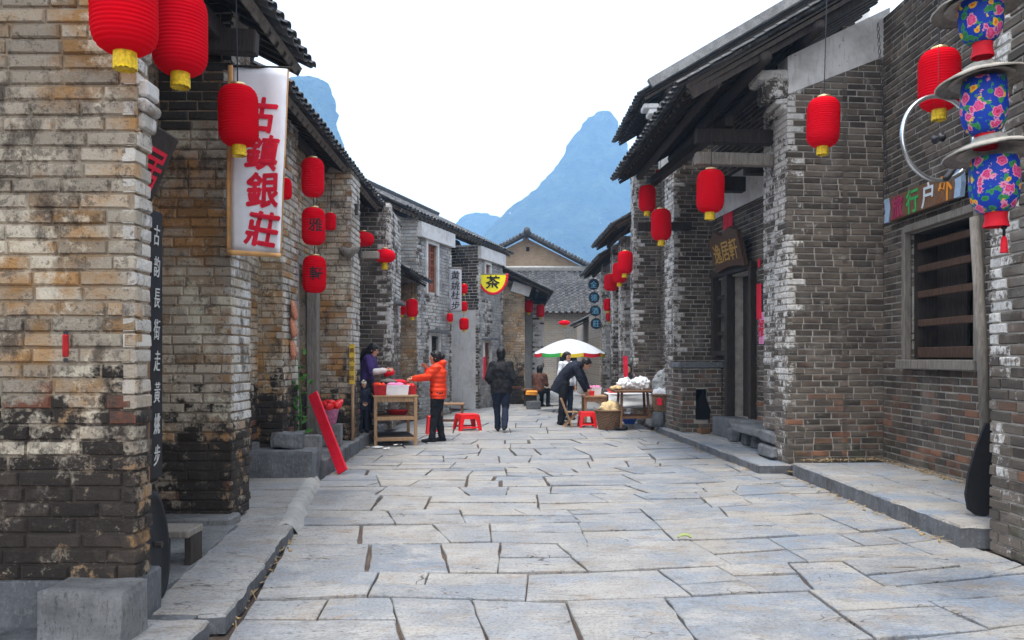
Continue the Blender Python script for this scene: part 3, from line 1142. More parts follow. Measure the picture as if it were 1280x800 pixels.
# ---- first house on the limewashed side (its big pier)
h = House('limewashed brick house end with soot-blackened foot and two big red lanterns before it', (-2.6, 4.4, 0))
h.wall((-3.6, 4.2), (-1.98, 4.2), .335, 4.75, bl=.275, bh=.081, mortar='mortar_left', style='brick_left', out=.014, t=.15)
h.wall((-1.98, 4.2), (-1.98, 4.36), .335, 4.75, bl=.275, bh=.081, mortar='mortar_left', style=lambda s, z, L, rs: 'brick_corner' if z > 1.2 else 'brick_left', out=.012)
m = MB(); m.box((-2.79, 4.35, .165), (1.635, .32, .33), None, .012); m.build('plinth', 'stone_dark', h.root)
for i, (zz, w_, hh) in enumerate(((2.62, .02, .08), (2.71, .045, .085), (2.88, .06, .09))):
    m = MB(); m.box((-2.0 + w_ / 2, 4.29, zz + hh / 2), (w_ + .04, .15, hh), None, .012); o = m.build('corbel', 'brick_corner', h.root)
m = MB(); m.lathe([(.03, -.08), (.04, -.075), (.04, .075), (.03, .08)], 12, (0, 0, 0), Matrix.Translation((-1.945, 4.28, 2.835)) @ Matrix.Rotation(R(90), 4, 'X')); o = m.build('corbel_scroll', 'brick_corner', h.root, True); rough(o.data, .01, 12)
# porch behind the pier
h.wall((-3.0, 4.6), (-3.05, 6.95), .1, 4.8, mortar='mortar_dark', style='brick_left_ochre', bl=.26, bh=.084)
h.mass([(-3.32, 4.55), (-8, 4.2), (-8, 8), (-3.36, 8)], 0, 4.6)
m = MB(); m.box((-2.98, 5.75, 1.35), (.06, 1.3, 2.4), None, .01); d_ = m.build('door', 'wood_dark', h.root)
roof(h, (-2.08, 2.2, 4.47), (-2.10, 8.15, 4.47), (-1, 0), .52, 5.2, purlins=((.55, .07), (1.5, .09), (2.6, .09)), fascia='wood_grey', rows_single=1)
beam(h, (-1.95, 4.75, 3.75), (-3.1, 4.75, 3.75), .12, .2)
beam(h, (-2.15, 6.75, 4.15), (-3.1, 6.75, 4.2), .12, .2)
beam(h, (-2.5, 4.6, 4.25), (-2.5, 6.9, 4.25), .13, .16)
h.finish()

# ---- second pier: ochre stained wall behind the banner
h = House('ochre-stained brick house end behind the white banner, dark at its foot', (-2.8, 7.1, 0))
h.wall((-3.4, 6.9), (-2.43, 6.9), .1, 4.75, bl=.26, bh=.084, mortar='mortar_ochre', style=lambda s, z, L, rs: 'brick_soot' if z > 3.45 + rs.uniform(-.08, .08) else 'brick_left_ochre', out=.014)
h.wall((-2.43, 6.9), (-2.43, 7.4), .1, 4.6, bl=.26, bh=.084, mortar='mortar_ochre', style=lambda s, z, L, rs: 'brick_corner' if z > .9 else 'brick_left_ochre')
h.mass([(-3.4, 7.205), (-2.745, 7.205), (-2.745, 7.39), (-3.4, 7.39)], .1, 4.7)
h.wall((-3.1, 7.4), (-3.12, 9.8), .08, 4.6, bl=.26, bh=.084, mortar='mortar_left', style='brick_left')
h.mass([(-3.43, 7.3), (-8, 8.01), (-8, 12), (-3.45, 12)], 0, 4.6)
m = MB(); m.box((-2.75, 6.82, .11), (.78, .30, .09), None, .015); m.build('threshold', 'stone', h.root)
h.finish()

# ---- third house, the long roof with the three inscribed lanterns
h = House('old house under long sagging tile eave where three inscribed lanterns hang', (-3.0, 10.2, 0))
h.wall((-3.7, 9.8), (-2.82, 9.8), .2, 4.6, bl=.27, bh=.085, mortar='mortar_left', style='brick_left', out=.012)
h.wall((-2.82, 9.8), (-2.82, 10.5), .2, 4.55, bl=.27, bh=.085, mortar='mortar_left', style=lambda s, z, L, rs: rs.choice(['brick_corner', 'brick_left', 'brick_corner']) if z > 1.1 else 'brick_left')
h.mass([(-3.69, 10.105), (-3.125, 10.105), (-3.125, 10.49), (-3.69, 10.49)], .2, 4.55)
h.wall((-3.0, 10.5), (-3.02, 12.4), .22, 4.55, bl=.27, bh=.085, mortar='mortar_left', style='brick_left', openings=[(.42, 1.5, .22, 2.75)])
m = MB(); m.box((-3.28, 11.5, 1.5), (.05, 1.1, 2.6)); m.build('door', 'wood_dark', h.root)
for yy in (10.86, 12.03):
    m = MB(); m.box((-2.99, yy, 1.5), (.17, .16, 2.56), None, .012); m.build('door_jamb', 'wood_grey', h.root)
m = MB(); m.box((-2.99, 11.45, 2.84), (.17, 1.33, .13), None, .012); m.build('lintel', 'wood_grey', h.root)
h.wall((-3.4, 12.4), (-2.5, 12.4), .22, 4.5, bl=.28, bh=.09, mortar='mortar_ochre', style='brick_left_ochre', out=.012)
h.wall((-2.5, 12.4), (-2.5, 13.1), .22, 4.5, bl=.28, bh=.09, mortar='mortar_left', style=lambda s, z, L, rs: 'brick_corner' if z > 1.3 else 'brick_left')
h.mass([(-3.39, 12.705), (-2.81, 12.705), (-2.84, 13.09), (-3.39, 13.09)], .22, 4.45)
h.mass([(-3.35, 10.5), (-8, 12.01), (-8, 19), (-3.5, 19)], 0, 4.5)
h.wall((-3.1, 13.1), (-3.15, 15.5), .22, 4.5, mortar='mortar_grey', style='brick_grey')
roof(h, (-2.47, 8.72, 4.47), (-2.55, 17.9, 4.42), (-1, 0), .52, 4.2, purlins=((.35, .07), (1.1, .09), (2.2, .09)), fascia='wood_grey')
for yy, zz in ((12.7, 3.85), (13.0, 3.2)):
    beam(h, (-2.45, yy, zz), (-3.15, yy, zz + .06), .11, .17, 'wood_dark')
m = MB(); m.tube([(-2.62, 12.32, 3.16), (-2.5, 12.3, 3.1), (-2.36, 12.3, 3.2)], [.09, .11, .06], 10, flat=.7)
m.build('bracket', 'wood_grey', h.root, True)
m = MB(); m.box((-2.36, 13.3, 3.2), (.3, .12, .12), None, .01); m.build('bracket', 'wood_grey', h.root)
h.finish()

# ---- grey brick house end behind the stall
h = House('grey brick house end with limewashed edge behind the stall keeper', (-2.8, 15.9, 0))
h.wall((-3.4, 15.5), (-2.36, 15.5), .22, 4.5, bl=.27, bh=.087, style=whitecorner('b', .12, 'brick_grey', 'brick_wash'), out=.012)
h.wall((-2.36, 15.5), (-2.36, 16.9), .1, 4.4, bl=.27, bh=.087, style='brick_wash', openings=[(.45, .95, 1.55, 2.5)])
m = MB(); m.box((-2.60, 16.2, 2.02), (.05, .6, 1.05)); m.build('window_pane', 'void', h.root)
for k_ in range(3):
    m = MB(); m.box((-2.42, 16.06 + .13 * k_, 2.02), (.03, .03, .95)); m.build('window_bar', 'wood_dark', h.root)
m = MB(); m.box((-2.34, 16.2, 2.6), (.28, .75, .07), None, .01); m.build('hood', 'stone_dark', h.root)
h.mass([(-3.39, 15.805), (-2.69, 15.805), (-2.71, 16.89), (-3.39, 16.89)], .1, 4.4)
h.wall((-2.9, 16.9), (-2.9, 19.4), 0, 3.4, mortar='mortar_warm', style='brick_tan')
h.mass([(-3.51, 16), (-3.21, 16.95), (-3.21, 19.38), (-3.51, 19.38)], 0, 4.4)
roof(h, (-2.22, 16.9, 3.36), (-2.02, 19.42, 3.32), (-1, 0), .5, 1.0, ridge=False, rows_single=2)
h.finish()

# ---- angled two-storey white house with shutters
h = House('pale two-storey house with carved wooden shutters and a white lettered banner', (-1.6, 22, 0), 'two_storey_house')
q0 = Vector((-2.3, 19.4)); qd = Vector((2.0, 6.1)).normalized(); qn = Vector((qd.y, -qd.x))
qp = lambda s, w=0.0: q0 + qd * s - qn * w
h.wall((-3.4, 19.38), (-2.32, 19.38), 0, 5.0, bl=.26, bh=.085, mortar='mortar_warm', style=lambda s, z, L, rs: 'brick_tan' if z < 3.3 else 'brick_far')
h.mass([(-3.39, 19.7), (-2.35, 19.75), (-3.3, 21), (-3.6, 21)], 0, 4.9)
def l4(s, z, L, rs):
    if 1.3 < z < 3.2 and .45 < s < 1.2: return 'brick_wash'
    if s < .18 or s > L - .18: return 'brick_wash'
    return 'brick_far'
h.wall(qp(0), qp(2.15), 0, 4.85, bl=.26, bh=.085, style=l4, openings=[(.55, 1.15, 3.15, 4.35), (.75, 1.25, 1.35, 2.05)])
h.wall(qp(2.16, .9), qp(4.15, .9), 0, 4.8, bl=.26, bh=.085, style=lambda s, z, L, rs: None if z < 3.1 else 'brick_grey', mortar='plaster')
h.wall(qp(4.15, .9), qp(4.15, 0), 0, 4.8, bl=.26, bh=.085, style=lambda s, z, L, rs: None if z < 2.9 else 'brick_grey', mortar='plaster')
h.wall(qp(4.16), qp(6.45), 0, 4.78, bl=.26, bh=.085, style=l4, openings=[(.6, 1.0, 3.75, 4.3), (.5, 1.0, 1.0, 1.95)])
h.mass([tuple(qp(.3, .35)), tuple(qp(2.14, .35)), tuple(qp(2.14, 1.21)), tuple(qp(6.4, 1.21)), tuple(qp(6.4, 4)), tuple(qp(-.5, 4)), (-3.2, 20.9)], 0, 4.7)


def shutters(house, s0, s1, z0, z1, w=.06, leaves=2, frame='plaster', mat='shutter'):
    win = None
    m = MB()
    for (a, b, c, e) in ((s0 - .09, s0, z0 - .06, z1 + .09), (s1, s1 + .09, z0 - .06, z1 + .09)):
        m.bar((*qp((a + b) / 2, -.02), c), (*qp((a + b) / 2, -.02), e), .06, .09, (qd.x, qd.y, 0))
    m.bar((*qp(s0, -.022), z1 + .045), (*qp(s1, -.022), z1 + .045), .06, .09)
    win = m.build('window_frame', frame, house.root)
    ww = (s1 - s0) / leaves
    for k in range(leaves):
        a, b = s0 + ww * k + .015, s0 + ww * (k + 1) - .015
        mm = MB()
        for s in (a + .02, b - .02):
            mm.bar((*qp(s, w), z0), (*qp(s, w), z1), .04, .04, (qd.x, qd.y, 0))
        zz = z0
        nb = 7
        for i in range(nb + 1):
            z = z0 + .02 + (z1 - z0 - .04) * i / nb
            mm.bar((*qp(a, w), z), (*qp(b, w), z), .03, .03)
        mm.bar((*qp((a + b) / 2, w), z0), (*qp((a + b) / 2, w), z1), .025, .02, (qd.x, qd.y, 0))
        mm.bar((*qp(a, w), z0 + .14), (*qp(b, w), z0 + .14), .02, .2)
        mm.build('shutter', mat, house.root)
    m = MB()
    m.bar((*qp(s0, .25), (z0 + z1) / 2), (*qp(s1, .25), (z0 + z1) / 2), .02, z1 - z0)
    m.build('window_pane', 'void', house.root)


shutters(h, .55, 1.15, 3.15, 4.35)
shutters(h, .75, 1.25, 1.35, 2.05, mat='wood_dark')
shutters(h, 4.16 + .6, 4.16 + 1.0, 3.75, 4.3, leaves=1)
shutters(h, 4.16 + .5, 4.16 + 1.0, 1.0, 1.95, leaves=2)
for s in (.75 + .25, 4.16 + .75):
    m = MB(); m.bar((*qp(s - .4, -.12), 2.16 if s < 3 else 2.06), (*qp(s + .4, -.12), 2.16 if s < 3 else 2.06), .3, .06)
    m.build('hood', 'stone_dark', h.root)
roof(h, (-2.50, 18.5, 4.98), (-.02, 25.85, 4.86), (-qn.x, -qn.y), .5, 3.0, purlins=((.3, .06),), fascia='wood_grey')
m = MB(); m.bar((*qp(0, -.06), 4.62), (*qp(2.15, -.06), 4.62), .12, .36); m.build('cornice', 'plaster', h.root)
m = MB(); m.bar((*qp(4.16, -.06), 4.58), (*qp(6.4, -.06), 4.58), .12, .36); m.build('cornice', 'plaster', h.root)
h.finish()

# ---- ochre brick house end beyond it
h = House('small ochre brick house end with sloping verge and two lanterns on its porch', (.2, 26.2, 0))
h.wall((-.9, 25.9), (.40, 25.9), 0, 4.25, 3.85, bl=.25, bh=.083, mortar='mortar_left', style=lambda s, z, L, rs: None if z > 3.55 else ('brick_tan' if z > 1.7 + rs.uniform(-.3, .3) else 'brick_left'))
h.mass([(-.9, 26.21), (.39, 26.21), (.39, 33), (-5, 33), (-5, 28)], 0, 3.75)
m = MB(); m.box((.3, 25.86, 3.72), (.62, .06, .34), (0, R(18), 0), .02); m.build('plaster_panel', 'plaster', h.root)
h.wall((.72, 28.0), (1.12, 28.0), 0, 3.5, bl=.25, bh=.083, mortar='plaster', style=lambda s, z, L, rs: None if rs.random() < .55 else 'brick_wash')
m = MB(); m.box((.60, 28.4, 1.8), (.28, .28, 3.6), None, .02); m.build('pillar', 'plaster', h.root)
roof(h, (1.25, 25.45, 3.62), (1.25, 33, 3.62), (-1, 0), .47, 3.4, purlins=((.4, .06),), rows_single=1)
beam(h, (.35, 27.9, 3.45), (1.2, 27.9, 3.45), .1, .16)
h.finish()

# ---- house that closes the street
h = House('low tiled house closing the end of the street, mud-brick gable rising behind it', (2.6, 37.4, 0), 'tiled_house')
m = MB(); m.box((3.0, 37.15, 1.75), (7.4, .3, 3.5)); m.build('wall', 'brick_distant', h.root)
for (x0, x1) in ((2.2, 3.35),):
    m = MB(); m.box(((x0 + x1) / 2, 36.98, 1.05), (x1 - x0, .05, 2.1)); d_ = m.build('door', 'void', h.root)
    for x in (x0 - .06, x1 + .06):
        m = MB(); m.box((x, 36.96, 1.1), (.14, .12, 2.25)); m.build('door_jamb', 'wood_grey', h.root)
m = MB(); m.box((4.15, 36.97, 2.0), (1.2, .05, 1.5)); m.build('window', 'wood_grey', h.root)
roof(h, (-.9, 36.35, 3.6), (6.6, 36.35, 3.6), (0, 1), .60, 4.5, spacing=.27, step=.28, rows_single=4, sag=.08, ridge='cement')
m = MB()
gy = 40.6
ap = (.74, 7.55)
m.add([(-2.9, gy, 0), (4.3, gy, 0), (4.3, gy, 5.75), (ap[0], gy, ap[1]), (-2.9, gy, 5.75), (-2.9, gy + 6, 0), (4.3, gy + 6, 0), (4.3, gy + 6, 5.75), (ap[0], gy + 6, ap[1]), (-2.9, gy + 6, 5.75)],
      [(0, 1, 2, 3, 4), (9, 8, 7, 6, 5), (1, 6, 7, 2), (5, 0, 4, 9), (2, 7, 8, 3), (3, 8, 9, 4)])
m.build('gable', 'adobe', h.root)
m = MB(); m.box((.80, gy - .012, 7.0), (.16, .03, .22)); m.build('vent', 'void', h.root)
for sx in (-1, 1):
    e0 = Vector((ap[0], gy - .3, ap[1] + .18))
    e1 = Vector((4.75 if sx > 0 else -3.3, gy - .3, 5.62))
    m = MB()
    m.bar(e0, e1, 1.0, .10, (0, 0, 1))
    vg = m.build('verge', 'tile', h.root)
    for k in range(26):
        p = e0.lerp(e1, k / 25)
        mm = MB(); mm.tube([p + Vector((0, -.52, .06)), p + Vector((0, .5, .06))], .085, 8); mm.build('roof_tile', 'tile', vg, True)
m = MB(); m.tube([(ap[0], gy - .9, ap[1] + .28), (ap[0], gy + 3, ap[1] + .28)], .16, 10); m.build('ridge', 'tile', h.root, True)
h.finish()

# ---- right: near house with the barred window
h = House('grey brick house with a wide barred window over the raised platform', (4.6, 8, 0))
h.wall((3.72, 6.2), (3.72, 2.2), 0, 5.6, bl=.26, bh=.084, out=.014, style=lambda s, z, L, rs: 'brick_wash' if s < .3 * rs.uniform(.4, 1.3) else 'brick_grey')
h.mass([(3.74, 6.19), (4.03, 6.19), (4.9, 6.19), (9, 6.19), (9, 2), (4.03, 2)], 0, 5.6)
h.wall((4.9, 10.55), (4.9, 6.19), .1, 5.95, bl=.26, bh=.084, out=.009, style='brick_grey', openings=[(.72, 2.18, 1.47, 3.02)])
h.mass([(6.6, 6.2), (9, 6.2), (9, 11), (6.6, 11)], 0, 6)
h.mass([(5.2, 10.6), (6.6, 10.6), (6.6, 10.8), (5.2, 10.8)], 0, 6)
h.mass([(5.2, 6.2), (6.6, 6.2), (6.6, 10.6), (5.2, 10.6)], 5.5, 5.9, name='ceiling')
wy0, wy1 = 10.55 - 2.18, 10.55 - .72
wf = MB()
for y in (wy0 - .04, wy1 + .04):
    wf.box((4.87, y, 2.245), (.10, .08, 1.68), None, .008)
wf.box((4.862, (wy0 + wy1) / 2, 3.07), (.10, wy1 - wy0 + .02, .09), None, .008)
wf.box((4.848, (wy0 + wy1) / 2, 1.42), (.18, wy1 - wy0 + .22, .11), None, .008)
wfo = wf.build('window_frame', 'wood_grey', h.root)
for y in (wy0 + .008, wy1 - .008):
    m = MB(); m.box((5.08, y, 2.245), (.28, .012, 1.53)); m.build('shade_lining', 'wood_dark', wfo)  # dark lining added so the window reveal looks shaded
for z in (1.476, 3.01):
    m = MB(); m.box((5.08, (wy0 + wy1) / 2, z), (.28, wy1 - wy0 - .03, .012)); m.build('shade_lining', 'wood_dark', wfo)
for z in (1.56, 1.92, 2.27, 2.58, 2.86):
    m = MB(); m.box((5.0, (wy0 + wy1) / 2, z), (.05, wy1 - wy0 - .01, .085 if z > 1.6 else .13), None, .008)
    m.build('window_bar', 'wood_bar', wfo)
m = MB(); m.box((5.24, wy1 - .33, 2.25), (.05, .62, 1.5), None, .01); m.build('shutter', 'wood_dark', wfo)
roof(h, (4.35, 2.0, 6.05), (4.30, 9.5, 6.05), (1, 0), .5, 3.0, rows_single=0, single=False)
h.finish()

# ---- right: house with the recessed doorway
h = House('grey brick house with recessed doorway, deep tiled eave and a whitewashed gable band', (3.6, 12.8, 0))
O2 = Vector((3.59, 10.42)); t2 = Vector((-.1, .995)).normalized(); n2 = Vector((t2.y, -t2.x))
rp_ = lambda s, w=0.0: O2 + t2 * s + n2 * w
r3 = lambda s, w, z: Vector((*rp_(s, w), z))


def wc(base='brick_grey', width=.14, hi=1.6):
    return whitecorner('a', width, base, 'brick_wash', hi)


h.wall(rp_(0, 0), rp_(0, 1.42), .12, 4.98, 5.55, bl=.25, bh=.083, out=.009, style=wc(width=.10))
m = MB()
a_, b_ = rp_(0, 0), rp_(0, 1.42)
m.add([(*rp_(-.012, .0), 4.93), (*rp_(-.012, 1.40), 5.50), (*rp_(-.012, 1.40), 6.12), (*rp_(-.012, 0), 5.42),
       (*rp_(.3, .0), 4.93), (*rp_(.3, 1.40), 5.50), (*rp_(.3, 1.40), 6.12), (*rp_(.3, 0), 5.42)],
      [(0, 1, 2, 3), (7, 6, 5, 4), (0, 4, 5, 1), (1, 5, 6, 2), (2, 6, 7, 3), (3, 7, 4, 0)])
m.build('gable_band', 'plaster', h.root)
h.wall(rp_(.38, 0), rp_(0, 0), .12, 5.0, bl=.25, bh=.083, out=.009, style='brick_wash')
h.wall(rp_(.95, .09), rp_(.38, .09), .5, 5.0, bl=.25, bh=.083, out=.009, style='brick_wash')
h.wall(rp_(.38, .09), rp_(.38, .0), .12, 5.0, lay=False)
h.mass([tuple(rp_(.3, .31)), tuple(rp_(.94, .395)), tuple(rp_(.94, .74)), tuple(rp_(.31, .74))], .12, 5)
for k_, (s_0, zz, sc) in enumerate(((.60, .22, 1.0), (.62, .40, .86))):
    m = MB(); m.box(r3(s_0, .20, zz), (.5 * sc, .62, .17), None, .03); o = m.build('footing_stone', 'stone_dark', h.root); rough(o.data, .04, 4, k_)
# carved plaster corbel at the pier head
for k_, (w0, zz, hh) in enumerate(((.10, 4.72, .07), (.16, 4.80, .07), (.30, 4.88, .22), (.40, 5.1, .14))):
    m = MB(); m.box(r3(.2, -w0 / 2 + .02, zz + hh / 2), (w0, .42, hh), None, .02, 1.0); o = m.build('corbel', 'brick_wash', h.root); rough(o.data, .02, 6)
back_open = [(5.0 - 3.89, 5.0 - 2.83, .45, 2.95), (5.0 - 4.62, 5.0 - 3.95, 1.62, 2.95)]
h.wall(rp_(5.0, .75), rp_(.0, .75), .12, 5.85, bl=.25, bh=.083, out=.01, style='brick_grey', openings=back_open)
h.wall(rp_(4.9, 0), rp_(4.9, .75), .12, 5.40, 5.85, bl=.25, bh=.083, out=.009, style=wc(width=.08))
h.wall(rp_(5.5, 0), rp_(4.9, 0), .12, 5.40, bl=.25, bh=.083, out=.009, style='brick_wash')
h.mass([tuple(rp_(5.2, .31)), tuple(rp_(5.49, .31)), tuple(rp_(5.49, 1.2)), tuple(rp_(5.2, 1.2))], .12, 4.9)
h.mass([tuple(rp_(.32, 1.5)), tuple(rp_(5.4, 1.5)), tuple(rp_(5.4, 5)), tuple(rp_(.32, 5))], 0, 5.2)
# door, side window
fr = MB()
for s in (2.83, 3.92, 4.62):
    fr.bar(r3(s, .72, .45 if s < 3.95 else 1.6), r3(s, .72, 3.0), .16, .11, (t2.x, t2.y, 0), .008)
fr.bar(r3(2.75, .718, 3.04), r3(4.7, .718, 3.04), .17, .11, (0, 0, 1), .008)
fr.bar(r3(3.9, .718, 1.58), r3(4.7, .718, 1.58), .17, .09, (0, 0, 1), .008)
dfr = fr.build('door_frame', 'wood_rafter', h.root)
m = MB(); m.bar(r3(3.36, .98, .45), r3(3.36, .98, 2.95), .04, 1.1, (t2.x, t2.y, 0)); m.build('door', 'wood_dark', h.root)
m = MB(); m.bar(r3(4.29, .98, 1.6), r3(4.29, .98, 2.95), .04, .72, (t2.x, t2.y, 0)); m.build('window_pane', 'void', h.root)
for z in (1.95, 2.28, 2.62):
    m = MB(); m.bar(r3(3.97, .76, z), r3(4.58, .76, z), .05, .07); m.build('window_bar', 'wood_rafter', dfr)
m = MB(); m.bar(r3(2.78, .62, .28), r3(3.97, .62, .28), .42, .34, (0, 0, 1), .02); m.build('threshold', 'stone_dark', h.root)
# eave beams and brackets
beam(h, r3(.55, .6, 4.20), r3(.55, -1.05, 4.20), .12, .17, 'wood_grey')
beam(h, r3(.7, .7, 4.55), r3(.7, -1.0, 4.55), .13, .2)
beam(h, r3(4.8, .3, 4.0), r3(4.8, -.75, 3.97), .13, .15)
beam(h, r3(.6, -.55, 4.75), r3(5.0, -.55, 4.75), .14, .15)
m = MB()
m.bar(r3(.97, .70, 4.42), r3(4.88, .70, 4.42), .02, .62)
m.build('plaster_panel', 'plaster', h.root)
for s in (1.9, 3.2):
    beam(h, r3(s, .74, 4.45), r3(s, .2, 4.45), .2, .25, 'wood_dark', 'beam_end')
roof(h, (2.11, 9.9, 4.87), (1.93, 14.95, 4.84), (n2.x, n2.y), .585, 3.7, purlins=((.4, .06), (1.1, .08), (1.9, .08)), rows_single=1)
m = MB()
e0 = Vector((2.2, 9.93, 4.80)); sl = Vector((n2.x, n2.y, .585)).normalized()
m.bar(e0, e0 + sl * 3.5, .05, .20, (0, 0, 1)); m.build('bargeboard', 'wood_dark', h.root)
h.finish()

# ---- right: taller house behind it
h = House('taller house with grey verge band and limewashed gable above the deep eave', (3.4, 17, 0), 'tall_house')
h.wall((3.45, 18.6), (3.45, 15.9), .12, 6.3, bl=.27, bh=.086, style='brick_grey')
h.mass([(3.76, 15.95), (7, 16.3), (7, 18.5), (3.76, 18.5)], 0, 6.3)
m = MB()
m.add([(2.9, 15.65, 5.0), (7, 15.65, 5.0), (7, 15.65, 8.85), (2.9, 15.65, 6.5), (2.9, 15.84, 5.0), (7, 15.84, 5.0), (7, 15.84, 8.85), (2.9, 15.84, 6.5)],
      [(0, 1, 2, 3), (7, 6, 5, 4), (0, 4, 5, 1), (1, 5, 6, 2), (2, 6, 7, 3), (3, 7, 4, 0)])
m.build('gable', 'plaster', h.root)
roof(h, (2.47, 15.25, 6.52), (2.42, 18.6, 6.52), (1, 0), .585, 5.0, purlins=((.5, .07),), rows_single=1)
m = MB()
e0 = Vector((2.62, 15.2, 6.70)); sl = Vector((1, 0, .585)).normalized()
m.bar(e0, e0 + sl * 5.0, .16, .17, (0, 0, 1)); m.build('verge_band', 'stone', h.root)
for k_ in range(3):
    m = MB(); m.box((2.88 - .1 * k_, 15.55, 6.12 + .11 * k_), (.3, .36, .10), None, .02); m.build('corbel', 'plaster', h.root)
h.wall((2.84, 18.6), (4.4, 18.6), .12, 6.2, bl=.27, bh=.086, style=lambda s, z, L, rs: 'brick_wash' if s < .12 and z > 1.2 else 'brick_grey')
h.wall((2.84, 19.1), (2.84, 18.6), .12, 6.2, bl=.27, bh=.086, style='brick_wash')
h.mass([(3.15, 18.91), (7, 18.91), (7, 21.9), (3.4, 21.9), (3.15, 19.09)], 0, 5.4)
h.finish()

# ---- right: far house with the row of lanterns
h = House('far house with curled tile eave and ochre boarded soffit over a row of lanterns', (3.2, 23, 0))
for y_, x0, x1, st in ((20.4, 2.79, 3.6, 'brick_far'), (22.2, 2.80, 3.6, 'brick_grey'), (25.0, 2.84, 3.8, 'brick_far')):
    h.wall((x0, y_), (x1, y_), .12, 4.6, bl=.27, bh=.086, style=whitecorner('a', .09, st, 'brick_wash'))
    h.wall((x0, y_ + .5), (x0, y_), .12, 4.6, bl=.27, bh=.086, style='brick_wash')
    h.mass([(x0 + .31, y_ + .305), (x1, y_ + .305), (x1, y_ + .49), (x0 + .31, y_ + .49)], .12, 4.6)
h.mass([(3.6, 20.0), (8, 22), (8, 35), (3.8, 35)], 0, 4.6)
roof(h, (2.42, 19.0, 4.66), (2.30, 22.4, 4.60), (1, 0), .55, 2.6, purlins=((.35, .06),), rows_single=2, deck='wood_brown')
roof(h, (2.52, 22.6, 4.40), (2.45, 28.0, 4.35), (1, 0), .55, 2.6, purlins=((.35, .06),), rows_single=2, deck='wood_brown')
m = MB(); m.box((2.95, 30, 1.5), (.3, 9, 3)); m.build('wall', 'brick_distant', h.root)
roof(h, (2.35, 29.2, 2.75), (2.35, 31.5, 2.75), (1, 0), .5, 1.0, ridge=False, rows_single=1)
h.finish()

# ------------------------------------------------------------------ karst hills and the haze they fade into
def hill(name, label, sil, D, depth=.75, seed=1.0):
    """sil: list of (v, u_left, u_right) photo rows; a solid hill at distance D"""
    k = D / FPX
    prof = []
    for (v0, a0, b0), (v1, a1, b1) in zip(sil, sil[1:]):
        for i in range(5):
            t = i / 5
            prof.append((v0 + (v1 - v0) * t, a0 + (a1 - a0) * t, b0 + (b1 - b0) * t))
    prof.append(sil[-1])
    n = 110
    vs, fs = [], []
    for v, ul, ur in prof:
        z = CAMH - (v - HOR) * k
        cx, hw = ((ul + ur) / 2 - 640) * k, (ur - ul) / 2 * k
        for j in range(n):
            q = 2 * math.pi * j / n
            p = Vector((cx + hw * math.cos(q), D + hw * depth * math.sin(q), z))
            am = min(1, hw / (18 * k))
            f = noise.fractal(p * (.025 * 900 / D) + Vector((seed, 0, 0)), 1.0, 2.1, 6)
            f2 = noise.fractal(p * (.11 * 900 / D), .9, 2.1, 4)
            rad = Vector((math.cos(q), math.sin(q) * depth, .25)).normalized()
            vs.append(p + rad * (f * 6.5 * k * am + f2 * 2.6 * k * min(1, am + .3)))
    for i in range(len(prof) - 1):
        for j in range(n):
            e = (j + 1) % n
            fs.append((i * n + j, (i + 1) * n + j, (i + 1) * n + e, i * n + e))
    fs.append(tuple(range(n)))
    m = MB(); m.add(vs, fs)
    return tag(m.build(name, 'hill', None, True), label, 'hill', kind='structure')


hill('hill', 'tall steep wooded karst peak fading to blue at the end of the street',
     [(138, 750, 762), (140, 743, 768), (147, 734, 773), (155, 728, 775), (168, 719, 779), (185, 708, 784), (205, 698, 791), (218, 690, 797), (240, 667, 808), (262, 640, 816), (285, 617, 835), (300, 602, 850), (335, 575, 885), (380, 545, 930), (450, 510, 1000)], 850, .7, 1.0)
hill('hill', 'low rounded hill paler with distance behind the steep peak',
     [(266, 588, 612), (269, 580, 622), (276, 571, 634), (290, 556, 650), (310, 540, 668), (350, 505, 700), (450, 440, 760)], 1050, .6, 4.0)
hill('hill', 'wooded hill glimpsed between the two roofs over the banner',
     [(96, 380, 388), (99, 370, 398), (106, 360, 407), (118, 350, 414), (138, 338, 419), (165, 325, 426), (230, 300, 445), (450, 220, 530)], 640, .6, 8.0)
hz = MB()
hz.box((0, 560, 165), (1360, 1240, 334))
k = NT('haze')
k.t.nodes.remove(k.b)
pv = k.n('VolumePrincipled')
pv.inputs['Color'].default_value = (.35, .63, .98, 1)
pv.inputs['Density'].default_value = .00085
pv.inputs['Anisotropy'].default_value = .2
k.t.links.new(pv.outputs[0], k.t.nodes['Material Output'].inputs['Volume'])
M['haze'] = k.m
tag(hz.build('haze', 'haze'), 'pale blue haze lying over the valley', 'haze', kind='stuff')


